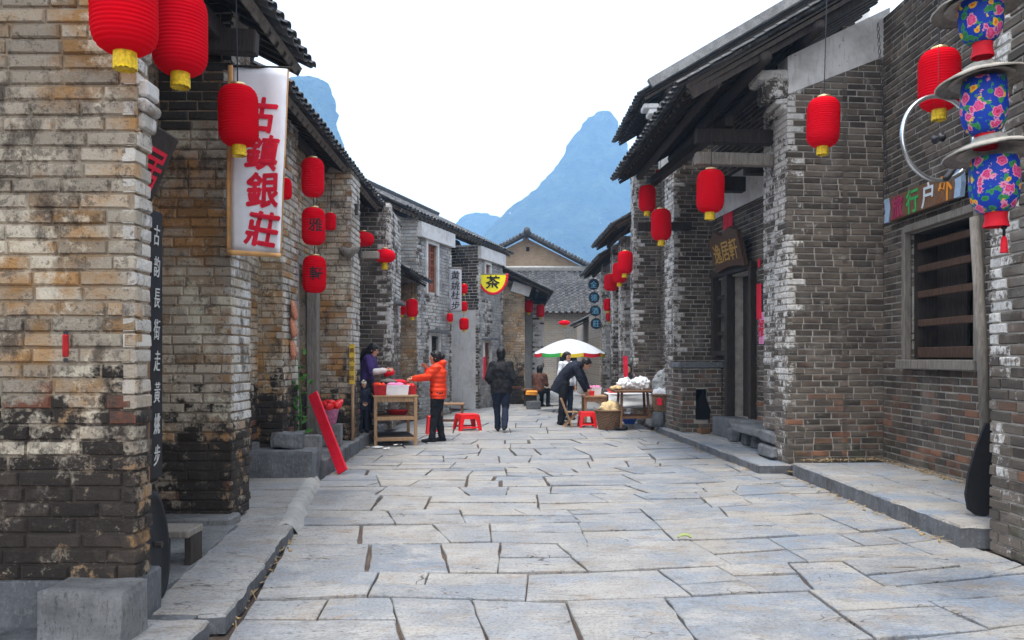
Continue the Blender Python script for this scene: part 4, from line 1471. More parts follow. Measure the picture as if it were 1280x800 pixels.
# ------------------------------------------------------------------ litter blown against the wall feet
lt = MB()
rs = random.Random(5)
runs = [((3.75, 10.30), (4.80, 10.42), .17, 150), ((4.78, 10.4), (4.78, 8.0), .17, 200), ((-2.40, 6.80), (-3.2, 6.80), .10, 70), ((3.6, 10.2), (3.45, 11.3), .02, 60),
        ((-1.60, 4.45), (-1.86, 6.7), .0, 110), ((3.5, 6.4), (3.5, 10.1), .0, 120), ((3.15, 10.5), (2.9, 16.5), .0, 120), ((-2.34, 10.2), (-2.46, 15), .0, 90)]
for (x0, y0), (x1, y1), z, n in runs:
    for i in range(n):
        t = rs.random()
        s = rs.gauss(0, .035)
        c = Vector((x0 + (x1 - x0) * t + s, y0 + (y1 - y0) * t + rs.gauss(0, .035), z + .006))
        if rs.random() < .75:
            L = rs.uniform(.02, .08)
            lt.add([(-L, -.003, 0), (L, -.0025, .01), (L, .0025, .012), (-L, .003, .003)], [(0, 1, 2, 3)], Matrix.Translation(c) @ Euler((rs.uniform(-.3, .3), rs.uniform(-.35, .35), rs.uniform(0, 6.3))).to_matrix().to_4x4())
        else:
            r_ = rs.uniform(.006, .022)
            lt.ball(c, (r_, r_ * .8, r_ * .6), 6, 4, (rs.random(), rs.random(), rs.random()))
tag(lt.build('litter', 'straw'), 'dry straw and crumbs gathered along the wall feet and kerbs', 'litter', kind='stuff')

# ------------------------------------------------------------------ lanterns
def lantern_meshes():
    out = {}
    prof = []
    n = 88
    for i in range(n + 1):
        t = i / n
        z = -.235 + .47 * t
        e = max(0, (abs(z) - .10) / .135)
        r_ = .062 + (.152 - .062) * math.sqrt(max(0, 1 - e ** 2.6))
        r_ += .0035 * math.sin(i * math.pi / 2)
        prof.append((r_, z))
    m = MB(); m.lathe(prof, 28); out['shell'] = m.mesh('shell', 'lantern_red', True)
    m = MB(); m.lathe([(.062, .232), (.062, .256), (.05, .258), (.05, .236)], 18); out['cap'] = m.mesh('cap', 'brass', True)
    prof = []
    m = MB()
    vs, fs = [], []
    k = 40
    for zi, z in enumerate((-.235, -.262, -.288, -.315)):
        for j in range(k):
            q = 2 * math.pi * j / k
            r_ = .054 + (.0022 if j % 2 else -.0022) * min(zi, 2) / 2
            vs.append((r_ * math.cos(q), r_ * math.sin(q), z - (.006 if (zi == 3 and j % 3 == 0) else 0)))
    for i in range(3):
        for j in range(k):
            e = (j + 1) % k
            fs.append((i * k + j, (i + 1) * k + j, (i + 1) * k + e, i * k + e))
    fs.append(tuple(3 * k + j for j in range(k)))
    m.add(vs, fs); out['fringe'] = m.mesh('fringe', 'gold_fringe', True)
    m = MB(); m.tube([(0, 0, 0), (0, 0, 1)], .006, 6); out['cord'] = m.mesh('cord', 'iron')
    # flattened palace lantern with upright ribs
    vs, fs = [], []
    k, mm = 32, 14
    for i in range(mm + 1):
        t = -1 + 2 * i / mm
        z = .13 * t
        r0 = .05 + .15 * math.sqrt(max(0, 1 - abs(t) ** 2.2))
        for j in range(k):
            q = 2 * math.pi * j / k
            r_ = r0 * (1 + (.03 if j % 2 else -.03))
            vs.append((r_ * math.cos(q), r_ * math.sin(q), z))
    for i in range(mm):
        for j in range(k):
            e = (j + 1) % k
            fs.append((i * k + j, i * k + e, (i + 1) * k + e, (i + 1) * k + j))
    fs += [tuple(range(k - 1, -1, -1)), tuple(mm * k + j for j in range(k))]
    m = MB(); m.add(vs, fs); out['round'] = m.mesh('shell', 'lantern_red', True)
    m = MB(); m.lathe([(.06, .13), (.06, .155), (.045, .157)], 16); out['round_cap'] = m.mesh('cap', 'brass', True)
    m = MB(); m.lathe([(.058, -.13), (.058, -.16), (.05, -.165), (.062, -.25), (.06, -.26)], 16); out['round_fringe'] = m.mesh('fringe', 'gold_fringe', True)
    return out


LM = lantern_meshes()


def lantern(u, v, d, w_px, label, cord=.4, kind='tall', group=None, txt=None, fringe=True, stretch=1.0):
    """lantern whose shell is centred on photo point (u, v) at distance d and w_px wide there"""
    c = P(u, v, d)
    sc = w_px * d / FPX / (.304 if kind == 'tall' else .40)
    root = thing('red_lantern', label, 'lantern', c, random.uniform(0, 6), group)
    root.rotation_euler = (random.uniform(-.03, .03), random.uniform(-.03, .03), random.uniform(0, 6))
    names = ('shell', 'cap', 'fringe') if kind == 'tall' else ('round', 'round_cap', 'round_fringe')
    for nm in names:
        if 'fringe' in nm and not fringe:
            continue
        o = link_mesh(LM[nm].name.split('.')[0], LM[nm], root, True)
        o.scale = (sc, sc, sc * stretch)
    o = link_mesh('cord', LM['cord'], root, True)
    o.location = (0, 0, (.25 if kind == 'tall' else .15) * sc * stretch)
    o.scale = (1, 1, cord)
    if txt:
        # inscription wrapped on the cloth, facing the street
        me = glyph_mesh(txt, .19 * sc / 1.0, 'ink', .012)
        r0 = .1535 * sc
        for q in me.vertices:
            a = q.co.x / r0
            hgt = q.co.y
            q.co = Vector((math.sin(a) * (r0 + .002 + q.co.z), -math.cos(a) * (r0 + .002 + q.co.z), hgt))
        o = link_mesh('character', me, root, True)
        o.rotation_euler = (0, 0, .42 - root.rotation_euler.z)
    return root


lantern(155, 5, 3.85, 78, 'big red lantern with gold fringe hanging against the limewashed pier', 1.6)
lantern(225, 42, 4.75, 65, 'big red lantern with gold fringe hanging in the dark porch mouth', 1.2)
lantern(298, 145, 6.2, 48, 'red lantern with gold fringe hanging over the top of the white banner', .9)
GI = 'inscribed lanterns on one string'
lantern(391, 222, 10.6, 28, 'topmost plain red lantern of the string of three by the doorway', .5, group=GI, fringe=False, stretch=1.1)
lantern(392, 283, 10.6, 29, 'red lantern inscribed 雅, middle of the string of three', .12, group=GI, txt='雅', fringe=False, stretch=1.02)
lantern(393, 343, 10.6, 29, 'red lantern inscribed 軒, lowest of the string of three', .12, group=GI, txt='軒', fringe=False, stretch=1.02)
lantern(356, 236, 9.6, 17, 'red lantern half hidden behind the edge of the white banner', .6, fringe=False)
lantern(413, 277, 12.0, 14, 'small red lantern tucked behind the string of inscribed lanterns', .5, fringe=False)
lantern(453.5, 299, 14.6, 28, 'ribbed round red lantern under the dark eave end', .6, 'round', fringe=False)
lantern(481, 320, 15.2, 26, 'ribbed round red lantern with gold tassel under the eave tip', .6, 'round')
GC = 'pair of lanterns under the small canopy'
lantern(502, 385, 18.6, 11, 'red lantern of the pair under the small canopy, beside the limewashed edge', .4, group=GC)
lantern(515, 385, 18.2, 14.5, 'red lantern of the pair under the small canopy, before the ochre wall', .4, group=GC)
GB = 'lanterns by the lettered banner'
lantern(580, 361, 21.6, 9, 'upper red lantern beside the white lettered banner', .5, group=GB, stretch=.85)
lantern(580, 383, 21.6, 9, 'middle red lantern beside the white lettered banner', .08, group=GB, stretch=.85)
lantern(580, 405, 21.4, 12, 'lowest and largest red lantern beside the white lettered banner', .1, group=GB, stretch=.8)
lantern(562.5, 397, 21.0, 8, 'red lantern peeping out below the white lettered banner', .4, group=GB, stretch=.85)
GP = 'pair of lanterns on the ochre house porch'
lantern(661, 383, 26.8, 10.5, 'red lantern hanging beside the ochre brick wall on the porch', .4, group=GP, stretch=.95)
lantern(675.5, 388.5, 27.6, 10.5, 'red lantern hanging before the porch pier of the ochre house', .3, group=GP, stretch=.95)
lantern(705.5, 403.5, 34, 14, 'flat red lantern with orange tassel before the house closing the street', .5, 'round', stretch=.62)
# right side
lantern(1029, 153, 8.9, 39, 'red lantern with gold fringe hanging before the brick gable', 1.15)
lantern(1174, 100, 7.3, 48, 'red lantern with gold fringe hanging above the painted wooden sign', .9)
lantern(888, 239, 10.7, 34, 'red lantern with gold fringe hanging under the deep eave beam', .72)
GE = 'lanterns at the far end of the deep eave'
lantern(826.5, 281, 13.6, 25, 'red lantern hanging from the far end of the deep eave, lower of two', .9, group=GE)
lantern(809, 248, 14.6, 21, 'red lantern hanging from the far end of the deep eave, upper of two', .6, group=GE)
lantern(824, 219, 14.9, 9, 'sliver of red lantern behind the eave post', .3, group=GE, fringe=False)
GR = 'row of lanterns under the far eave'
lantern(781.5, 328, 18.4, 19, 'red lantern of the far row, the one by the brick corner', .5, group=GR, stretch=.95)
lantern(774.5, 341, 20.0, 18, 'red lantern of the far row, second from the brick corner', .5, group=GR, stretch=.9)
lantern(764, 353, 22.0, 18, 'faded dark red lantern of the far row', .5, group=GR, stretch=.75, fringe=False)
lantern(760, 381, 24.0, 11, 'red lantern of the far row beside the round blue signs', .5, group=GR, stretch=.9)
lantern(762, 396, 25.0, 9, 'lowest red lantern of the far row', .3, group=GR, stretch=.8)


# ------------------------------------------------------------------ banners and signs
def cloth(name, p00, p10, p11, p01, mat, parent, nu=10, nv=24, amp=.02, thick=.004, off=0.0):
    """waving cloth between four corners (p00 bottom left, p10 bottom right, p11 top right, p01 top left)"""
    p00, p10, p11, p01 = (Vector(q) for q in (p00, p10, p11, p01))
    nrm = (p10 - p00).cross(p01 - p00).normalized()
    vs, fs = [], []
    for side in (0, 1):
        for j in range(nv + 1):
            for i in range(nu + 1):
                s, t = i / nu, j / nv
                p = p00.lerp(p10, s).lerp(p01.lerp(p11, s), t)
                w_ = amp * (1 - t * .6) * (math.sin(s * 7 + t * 2.5) * .5 + noise.noise(Vector((s * 2.3, t * 3.1, p00.x))) * .9)
                vs.append(p + nrm * (w_ + off - side * thick))
    k = (nu + 1) * (nv + 1)
    for j in range(nv):
        for i in range(nu):
            a = j * (nu + 1) + i
            fs.append((a, a + 1, a + nu + 2, a + nu + 1))
            fs.append((k + a, k + a + nu + 1, k + a + nu + 2, k + a + 1))
    rim = [i for i in range(nu + 1)] + [j * (nu + 1) + nu for j in range(1, nv + 1)] + [nv * (nu + 1) + i for i in range(nu - 1, -1, -1)] + [j * (nu + 1) for j in range(nv - 1, 0, -1)]
    for a, b in zip(rim, rim[1:] + rim[:1]):
        fs.append((a, k + a, k + b, b))
    m = MB(); m.add(vs, fs)
    return m.build(name, mat, parent, True)


bn = thing('banner', 'long white cloth banner with red characters and orange border', 'banner', P(322, 318, 6.55))
D_ = 6.55
cloth('cloth', P(288, 312, D_), P(351, 318, D_ - .08), P(359, 86, D_ - .08), P(290, 83, D_), 'banner_white', bn, amp=.022)
for a, b, c, e in (((284, 313), (290, 313), (292, 82), (286, 82)), ((346, 319), (353, 320), (362, 86), (355, 86))):
    cloth('border', P(*a, D_ - .03), P(*b, D_ - .04), P(*c, D_ - .04), P(*e, D_ - .03), 'banner_trim', bn, nu=3, amp=.012, off=.012)
cloth('border', P(285, 319, D_ - .03), P(352, 322, D_ - .1), P(352, 317, D_ - .1), P(285, 312, D_ - .03), 'banner_trim', bn, nu=8, nv=2, amp=.01, off=.016)
write(bn, '古鎮銀莊', [P(327, v, D_ - .075) for v in (138, 185, 232, 281)], (1, -.02, 0), (.02, 0, 1), .30, 'ink_red', .004, .15, .012, .95, wob=.1, bold=.026)
# lay the painted characters onto the waves of the cloth
b00, b10, b11, b01 = P(288, 312, D_), P(351, 318, D_ - .08), P(359, 86, D_ - .08), P(290, 83, D_)
bnrm = (b10 - b00).cross(b01 - b00).normalized()
for o in [c_ for c_ in bn.children if c_.name.startswith('character')]:
    mw = o.matrix_basis.copy()
    for q in o.data.vertices:
        w = mw @ q.co
        lay = (q.co.z + .003) * .12
        t = (w.z - b00.z) / (b01.z - b00.z)
        xl, xr = b00.lerp(b01, t).x, b10.lerp(b11, t).x
        s = (w.x - xl) / (xr - xl)
        p_ = b00.lerp(b10, s).lerp(b01.lerp(b11, s), t)
        w_ = .022 * (1 - t * .6) * (math.sin(s * 7 + t * 2.5) * .5 + noise.noise(Vector((s * 2.3, t * 3.1, b00.x))) * .9)
        q.co = p_ + bnrm * (w_ + .0035 + lay)
    o.matrix_basis = Matrix()
m = MB(); m.tube([P(283, 82, D_ - .02), P(364, 85, D_ - .06)], .012, 8); m.build('rod', 'wood_dark', bn, True)

# vertical couplet board
cb = thing('couplet_board', 'tall narrow black board with white handwritten characters in the porch', 'sign', (-2.17, 4.83, .78))
m = MB(); m.box((-2.17, 4.83, 1.58), (.035, .20, 1.62), None, .006); m.build('board', 'ink', cb)
m = MB(); m.box((-2.165, 4.72, 1.57), (.05, .03, 1.66), None, .006); m.build('edge_strip', 'wood_brown', cb)
write(cb, '古韵長街走黃姚步', [(-2.151, 4.84, z) for z in [2.24 - .19 * i for i in range(8)]], (0, 1, 0), (0, 0, 1), .135, 'ink_white', .0, .2, .003, .62)
# dark plaque leaning out above the porch
pq = thing('plaque', 'black wooden plaque with red characters leaning out above the porch', 'sign', (-2.5, 5.4, 2.5))
rotp = Euler((0, R(24), 0)).to_matrix()
m = MB(); m.box((-2.34, 4.95, 2.72), (.05, .75, .52), rotp, .01); m.build('board', 'wood_dark', pq)
nr = rotp @ Vector((1, 0, 0)); upv = rotp @ Vector((0, 0, 1))
write(pq, '古居', [Vector((-2.34, 4.95 + dy, 2.72)) + nr * .026 for dy in (-.17, .17)], (0, 1, 0), upv, .30, 'ink_red', .01)
# black round tray leaning in the porch, a second behind it, and a low bench
tr = thing('round_tray', 'round black wooden tray leaning on edge behind the limewashed pier', 'tray', (-2.07, 4.62, .1))
m = MB(); m.lathe([(.02, -.018), (.28, -.018), (.31, 0), (.31, .02), (.28, .018), (.26, .0), (.02, 0)], 40, (0, 0, 0), Matrix.Translation((-2.07, 4.62, .42)) @ Euler((0, R(84), R(12))).to_matrix().to_4x4(), caps=False)
m.build('tray', 'coat_black', tr, True)
m = MB(); m.tube([(-2.05, 4.62, .42), (-2.02, 4.62, .42)], .02, 8); m.build('knob', 'wood_dark', tr)
bb = thing('low_bench', 'small wooden bench end standing on the pavement in the porch', 'bench', (-2.2, 5.5, .1))
m = MB(); m.box((-2.30, 5.5, .31), (.26, .26, .05), None, .008); m.build('seat', 'wood_grey', bb)
for dx in (-.11, .11):
    m = MB(); m.box((-2.30 + dx, 5.5, .195), (.04, .2, .19)); m.build('leg', 'wood_dark', bb)

# stone things
def block(name, label, cat, c, s, mat, rz=0.0, amp=.02, cuts=4, group=None):
    bm = bmesh.new()
    bmesh.ops.create_cube(bm, size=1)
    bmesh.ops.subdivide_edges(bm, edges=bm.edges[:], cuts=cuts, use_grid_fill=True)
    bmesh.ops.scale(bm, vec=s, verts=bm.verts)
    for q in bm.verts:
        # knock the corners off
        f = [abs(q.co[i]) / (s[i] / 2) for i in range(3)]
        if sum(1 for x in f if x > .99) >= 2:
            q.co *= .965
        q.co += noise.noise_vector((q.co + Vector(c)) * 5) * amp
    me = bpy.data.meshes.new(name)
    bm.to_mesh(me)
    bm.free()
    me.materials.append(M[mat])
    o = link_mesh(name, me)
    o.location = c
    o.rotation_euler = (0, 0, rz)
    return tag(o, label, cat, group) if label else o


block('stone_block', 'rough squared grey stone block at the foot of the limewashed pier', 'block', (-2.10, 4.02, .18), (.44, .28, .36), 'stone', R(-3), .02, 8)
block('stone_trough', 'long grey stone trough block with pecked face beside the pavement edge', 'stone', (-2.78, 9.62, .21), (.86, .38, .38), 'stone_dark', R(2), .014, 9)
block('rock', 'dark flat rock lying on top of the stone trough', 'rock', (-2.72, 9.75, .50), (.36, .3, .17), 'stone_dark', R(14), .05, 5)
block('rock', 'pale squared rock propping up the flat dark rock', 'rock', (-2.5, 9.98, .32), (.22, .24, .44), 'stone', R(4), .03, 5)
block('rock', 'small loose stone by the brick corner on the trough', 'rock', (-3.12, 9.62, .44), (.16, .14, .09), 'stone', R(9), .02, 3)
block('stone_stool', 'squared grey stone stool under the red flowers', 'stool', (-2.62, 11.6, .38), (.3, .3, .32), 'stone', R(6), .012, 4)
st = thing('stone_bench', 'stone slab bench resting on low stones before the doorway', 'bench', (3.5, 12.0, .12))
m = MB(); m.bar(r3(1.15, .30, .40), r3(2.3, .34, .40), .42, .12, (0, 0, 1), .02); o = m.build('slab', 'stone', st); rough(o.data, .015, 4)
m = MB(); m.bar(r3(2.0, .55, .43), r3(2.9, .5, .43), .36, .11, (0, 0, 1), .02); o = m.build('slab', 'stone', st); rough(o.data, .015, 4)
for s in (1.3, 1.75, 2.15, 2.75):
    m = MB(); m.box(r3(s, .34, .22), (.18, .2, .22), None, .03); o = m.build('prop_stone', 'stone_dark', st); rough(o.data, .03, 5)

# brick stove pedestal with a niche
h = House('brick stove pedestal with flat cap and black keyhole niche beside the doorway', (3.5, 15, .12), 'brick_stove', 'stove')
sp_ = lambda s, w: rp_(4.32 + s, -.02 + w)
h.wall(sp_(0, 0), sp_(0, .74), .12, 1.30, bl=.22, bh=.083, t=.12, style='brick_grey', openings=[(.25, .48, .36, .92)])
h.wall(sp_(.56, 0), sp_(0, 0), .12, 1.30, bl=.22, bh=.083, t=.12, style=whitecorner('b', .1, 'brick_grey', 'brick_wash', .6))
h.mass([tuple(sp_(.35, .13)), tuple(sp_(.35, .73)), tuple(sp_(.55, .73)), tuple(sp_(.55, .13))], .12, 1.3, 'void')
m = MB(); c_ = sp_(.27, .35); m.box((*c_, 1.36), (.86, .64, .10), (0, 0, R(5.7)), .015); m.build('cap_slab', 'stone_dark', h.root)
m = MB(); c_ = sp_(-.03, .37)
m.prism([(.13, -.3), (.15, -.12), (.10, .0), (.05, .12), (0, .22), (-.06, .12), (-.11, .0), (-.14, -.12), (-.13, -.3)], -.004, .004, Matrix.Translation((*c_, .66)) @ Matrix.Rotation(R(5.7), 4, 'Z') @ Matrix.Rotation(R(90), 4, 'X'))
m.build('niche', 'void', h.root)  # flat black keyhole-shaped sheet set over the opening
h.finish()
block('loose_brick', 'single loose brick lying before the brick stove', 'brick', (*rp_(4.1, .3), .17), (.2, .14, .1), 'wood_brown', R(20), .012, 2)

# doorway plaque and papers
dp = thing('wooden_plaque', 'brown scroll-shaped wooden plaque with gilt characters above the doorway', 'sign', (*rp_(3.6, .7), 3.0))
tl_ = R(14)
c_ = r3(3.5, .52, 3.36)
rt = Vector((-t2.x, -t2.y, 0)); nn = Vector((-n2.x, -n2.y, 0))
upd = (Vector((0, 0, 1)) * math.cos(tl_) + nn * math.sin(tl_)).normalized()
nd = rt.cross(upd)
fm = Matrix.Translation(c_) @ Matrix((rt, upd, nd)).transposed().to_4x4()
top_ = [(-.68 + 1.36 * i / 16, .33 + .05 * math.cos(i / 16 * math.pi * 4) * -1) for i in range(17)]
bot_ = [(.66 - 1.32 * i / 16, -.33 + .06 * math.sin(i / 16 * math.pi)) for i in range(17)]
m = MB(); m.prism(top_[::-1] + bot_[::-1], -.04, .04, fm); m.build('board', 'wood_bar', dp)
write(dp, '逸居軒', [c_ + rt * x + nd * .042 for x in (-.38, 0, .38)], rt, upd, .38, 'gold_ink', .008, .1)


def paper(name, label, cat, s, z, w_, h_, mat, text='', ink='ink', wall_w=.735, size=None):
    t = thing(name, label, cat, (*rp_(s, wall_w), z))
    m = MB(); m.bar(r3(s, wall_w, z - h_ / 2), r3(s, wall_w, z + h_ / 2), .004, w_, (t2.x, t2.y, 0)); m.build('sheet', mat, t)
    if text:
        k = len(text)
        write(t, text, [r3(s, wall_w - .004, z + h_ * ((k - 1) / 2 - i) / k) for i in range(k)], rt, (0, 0, 1), size or min(w_, h_ / k) * .8, ink, .01)


paper('red_paper', 'square red paper pasted high on the wall over the plaque', 'poster', 4.0, 4.06, .46, .44, 'red_paper', wall_w=.72)
paper('red_paper', 'narrow red paper strip pasted beside the doorway', 'poster', 2.62, 2.42, .20, .58, 'red_paper', wall_w=.72)
paper('pink_paper', 'pink printed paper with faded characters beside the doorway', 'poster', 2.5, 1.98, .26, .52, 'pink_paper', '福', 'ink_red', wall_w=.722, size=.3)
paper('red_paper', 'small red scrap of paper under the plaque corner', 'poster', 2.62, 3.05, .1, .13, 'red_paper', wall_w=.72)

# painted wooden sign with coloured letters, hung by a chain
sg = thing('painted_sign', 'brown wooden sign with coloured carved characters above the barred window', 'sign', (4.8, 9.4, 3.25))
sy0, sy1 = 8.50, 10.28
m = MB(); m.box((4.80, (sy0 + sy1) / 2, 3.37), (.04, sy1 - sy0 - .24, .30), None, .008); m.build('board', 'wood_brown', sg)
for y in (sy0 + .08, sy1 - .08):
    m = MB(); m.prism([(-.06, -.15), (.06, -.15), (.09, .0), (.06, .15), (-.06, .15), (-.03, 0)], -.025, .025, Matrix.Translation((4.795, y, 3.37)) @ Matrix.Rotation(R(-90), 4, 'Z') @ Matrix.Rotation(R(90), 4, 'X')); m.build('carved_end', 'paint_bluewhite', sg)
write(sg, '旅行户外', [(4.778, y, 3.37) for y in (9.92, 9.55, 9.2, 8.82)], (0, -1, 0), (0, 0, 1), .30, ['paint_purple', 'paint_green', 'paint_white', 'paint_orange'], .018, wob=.06)
ch = thing('chain', 'thin hanging chain before the brick gable, over the painted sign', 'chain', (4.3, 9.6, 3.4))
m = MB()
c0, c1 = Vector((4.40, 9.62, 5.5)), Vector((4.52, 9.62, 3.45))
for i in range(46):
    p = c0.lerp(c1, i / 45)
    a = 0 if i % 2 else 1.57
    m.tube([p + Vector((.012 * math.cos(a), .012 * math.sin(a), .026)), p + Vector((.014 * math.cos(a), .014 * math.sin(a), -.026))], .004, 5)
    m.tube([p - Vector((.012 * math.cos(a), .012 * math.sin(a), -.026)), p - Vector((.014 * math.cos(a), .014 * math.sin(a), .026))], .004, 5)
m.build('links', 'iron', ch)

# string of three flowered lanterns under straw hats
fl = thing('hat_lantern_string', 'three blue flower-print lanterns under grey straw hats hanging one below another', 'lantern', P(1243, 300, 4.55))
d_ = 4.55
spec = [(1226, 20, 7, 52, 108, 1223), (1230, 134, 100, 54, 106, 1227), (1243, 232, 190, 58, 112, 1239)]
for (u, vb, vh, wb, wh, uh) in spec:
    c = P(u, vb, d_)
    k_ = d_ / FPX
    rb = wb * k_ / 2
    hb = 34 * k_
    prof = [(rb * .50, -hb * 1.0), (rb * .74, -hb * .86), (rb * .92, -hb * .55), (rb * 1.0, -hb * .1), (rb * 1.0, hb * .3), (rb * .96, hb * .7), (rb * .9, hb * 1.0)]
    m = MB(); m.lathe(prof, 28, c); m.build('flower_body', 'flower_print', fl, True)
    hp = P(uh, vh, d_)
    rh = wh * k_ / 2
    m = MB(); m.lathe([(rh * .98, -.016), (rh, -.008), (rh * .7, .028), (rh * .42, .05), (rh * .32, .085), (.01, .09), (.01, .07), (rh * .3, .05), (rh * .4, .02), (rh * .7, .0)], 36, hp, Matrix.Translation(hp) @ Euler((R(-5), R(-4), 0)).to_matrix().to_4x4() @ Matrix.Translation(-hp), caps=False)
    o = m.build('straw_hat', 'straw_hat', fl, True); rough(o.data, .006, 14)
    nb = P(u + 2, vb + 42, d_)
    prof = [(rb * .44, .04), (rb * .42, 0), (rb * .5, -.045)]
    m = MB()
    vs, fs = [], []
    for r_, z in prof:
        for j in range(30):
            q = 2 * math.pi * j / 30
            rr = r_ * (1 + (.04 if j % 2 else -.04))
            vs.append((nb.x + rr * math.cos(q), nb.y + rr * math.sin(q), nb.z + z))
    for i in range(2):
        for j in range(30):
            e = (j + 1) % 30
            fs.append((i * 30 + j, (i + 1) * 30 + j, (i + 1) * 30 + e, i * 30 + e))
    m.add(vs, fs); m.build('red_collar', 'red_cloth', fl, True)
tp = P(1255, 284, d_)
m = MB(); m.tube([tp + Vector((0, 0, .02)), tp - Vector((0, 0, .05))], .008, 8); m.ball(tp, .016); m.build('bead', 'ink', fl, True)
m = MB(); m.lathe([(.008, -.05), (.016, -.07), (.02, -.14), (.024, -.145)], 12, tp); m.build('tassel', 'red_cloth', fl, True)
m = MB(); m.tube([P(1226, -60, d_), P(1226, 0, d_)], .008, 8); m.build('cord', 'iron', fl)

# bicycle wheel rim hung in the air
wh = thing('bicycle_wheel', 'bare silver bicycle wheel with thin spokes hanging before the brick wall', 'wheel', P(1172, 225, 5.2))
wc_ = P(1173, 173, 5.2)
wm = Matrix.Translation(wc_) @ Euler((R(90), 0, R(14))).to_matrix().to_4x4()
RR = 53 * 5.2 / FPX
m = MB()
k = 64
for rr, zz in ((RR, .0),):
    vs, fs = [], []
    sec = [(-.012, -.010), (.012, -.010), (.012, .010), (.004, .016), (-.004, .016), (-.012, .010)]
    for j in range(k):
        q = 2 * math.pi * j / k
        for z, dr in sec:
            vs.append(((rr - dr) * math.cos(q), (rr - dr) * math.sin(q), z))
    s6 = len(sec)
    for j in range(k):
        for i in range(s6):
            e, f = (j + 1) % k, (i + 1) % s6
            fs.append((j * s6 + i, e * s6 + i, e * s6 + f, j * s6 + f))
    m.add(vs, fs, wm)
m.build('rim', 'steel', wh, True)
m = MB(); m.lathe([(.012, -.05), (.012, -.035), (.03, -.033), (.03, -.026), (.018, -.02), (.018, .02), (.03, .026), (.03, .033), (.012, .035), (.012, .05)], 16, (0, 0, 0), wm); m.build('hub', 'iron', wh, True)
for i in range(18):
    a = 2 * math.pi * i / 18
    b = a + (.45 if i % 2 else -.45)
    m = MB(); m.tube([wm @ Vector((.028 * math.cos(b), .028 * math.sin(b), .03 if i % 4 < 2 else -.03)), wm @ Vector(((RR - .01) * math.cos(a), (RR - .01) * math.sin(a), 0))], .0008, 4); m.build('spoke', 'iron', wh)
m = MB(); m.tube([wc_ + Vector((0, 0, RR)), wc_ + Vector((0, 0, RR + .9))], .002, 5); m.build('wire', 'iron', wh)
br = thing('iron_bracket', 'short black iron bracket sticking out beside the lowest straw hat', 'bracket', P(1185, 222, 5.0))
m = MB(); m.bar(P(1182, 224, 5.0), P(1196, 206, 5.2), .035, .03, bev=.005); m.build('arm', 'iron', br)
m = MB(); m.bar(P(1196, 206, 5.2), P(1240, 203, 6.0), .02, .02); m.build('rod', 'iron', br)

# wooden pole and oar-shaped board leaning at the pier
pl = thing('wooden_pole', 'weathered wooden pole leaning beside the barred window', 'pole', (4.6, 7.8, .172))
m = MB(); m.tube([P(1233, 560, 7.55), P(1227, 420, 7.7), P(1218, 272, 7.9)], [.05, .05, .045], 10); m.build('shaft', 'wood_grey', pl, True)
ob = thing('oar_board', 'black oar-shaped board leaning against the brick pier', 'board', (3.85, 6.8, .172))
fo = Matrix.Translation((3.93, 6.72, .172)) @ Euler((R(-6), R(7), R(-8))).to_matrix().to_4x4() @ Matrix.Rotation(R(90), 4, 'X')
m = MB(); m.prism([(.03, .0), (.10, .04), (.125, .16), (.115, .34), (.07, .56), (.035, .72), (.02, .78), (-.02, .78), (-.035, .72), (-.08, .56), (-.12, .34), (-.13, .16), (-.10, .04), (-.03, 0)], -.02, .02, fo); m.build('blade', 'coat_black', ob)

# garlic / maize strings and plant by the doorway
for i, (v, nm) in enumerate(((388, 'uppermost'), (410, 'middle'), (437, 'lowest'))):
    c = P(361.5, v, 10.15)
    t = thing('corn_bundle', 'dried red-brown corn bundle on the doorway wall, %s of three' % nm, 'corn', c, group='corn bundles by the doorway')
    for j in range(6):
        dx, dy = random.uniform(-.05, .05), random.uniform(-.10, .10)
        top = Vector((-2.79, c.y + dy * .5, c.z + .12))
        end = Vector((-2.77 + abs(dx) * .5, c.y + dy, c.z - .10 - random.uniform(0, .03)))
        m = MB(); m.tube([top, top.lerp(end, .35), top.lerp(end, .8), end], [.014, .032, .03, .012], 8); m.build('ear', 'corn', t, True)
    m = MB(); m.tube([(-2.795, c.y, c.z + .20), (-2.79, c.y, c.z + .1)], .008, 6); m.build('string', 'straw', t)
pt = thing('potted_plant', 'leafy green plant climbing beside the grey door jamb', 'plant', (-2.72, 10.3, .3))
m = MB(); m.tube([(-2.74, 10.35, .45), (-2.72, 10.32, .8), (-2.75, 10.36, 1.1), (-2.76, 10.3, 1.5)], [.012, .01, .008, .004], 6); m.build('stem', 'leaf', pt, True)
rs = random.Random(3)
for i in range(34):
    z = rs.uniform(.5, 1.25) if i < 28 else rs.uniform(1.25, 1.6)
    p = Vector((-2.72 + rs.uniform(-.06, .10), 10.33 + rs.uniform(-.14, .14), z))
    L = rs.uniform(.06, .13)
    m = MB()
    fm = Matrix.Translation(p) @ Euler((rs.uniform(-.9, .9), rs.uniform(-1.2, .3), rs.uniform(0, 6.3))).to_matrix().to_4x4()
    m.add([(0, 0, 0), (L * .35, -L * .28, .01), (L * .75, -L * .2, 0), (L, 0, -.02), (L * .75, L * .2, 0), (L * .35, L * .28, .01), (L * .5, 0, -.012)],
          [(0, 1, 6), (1, 2, 6), (2, 3, 6), (3, 4, 6), (4, 5, 6), (5, 0, 6)], fm)
    m.build('leaf', 'leaf', pt)

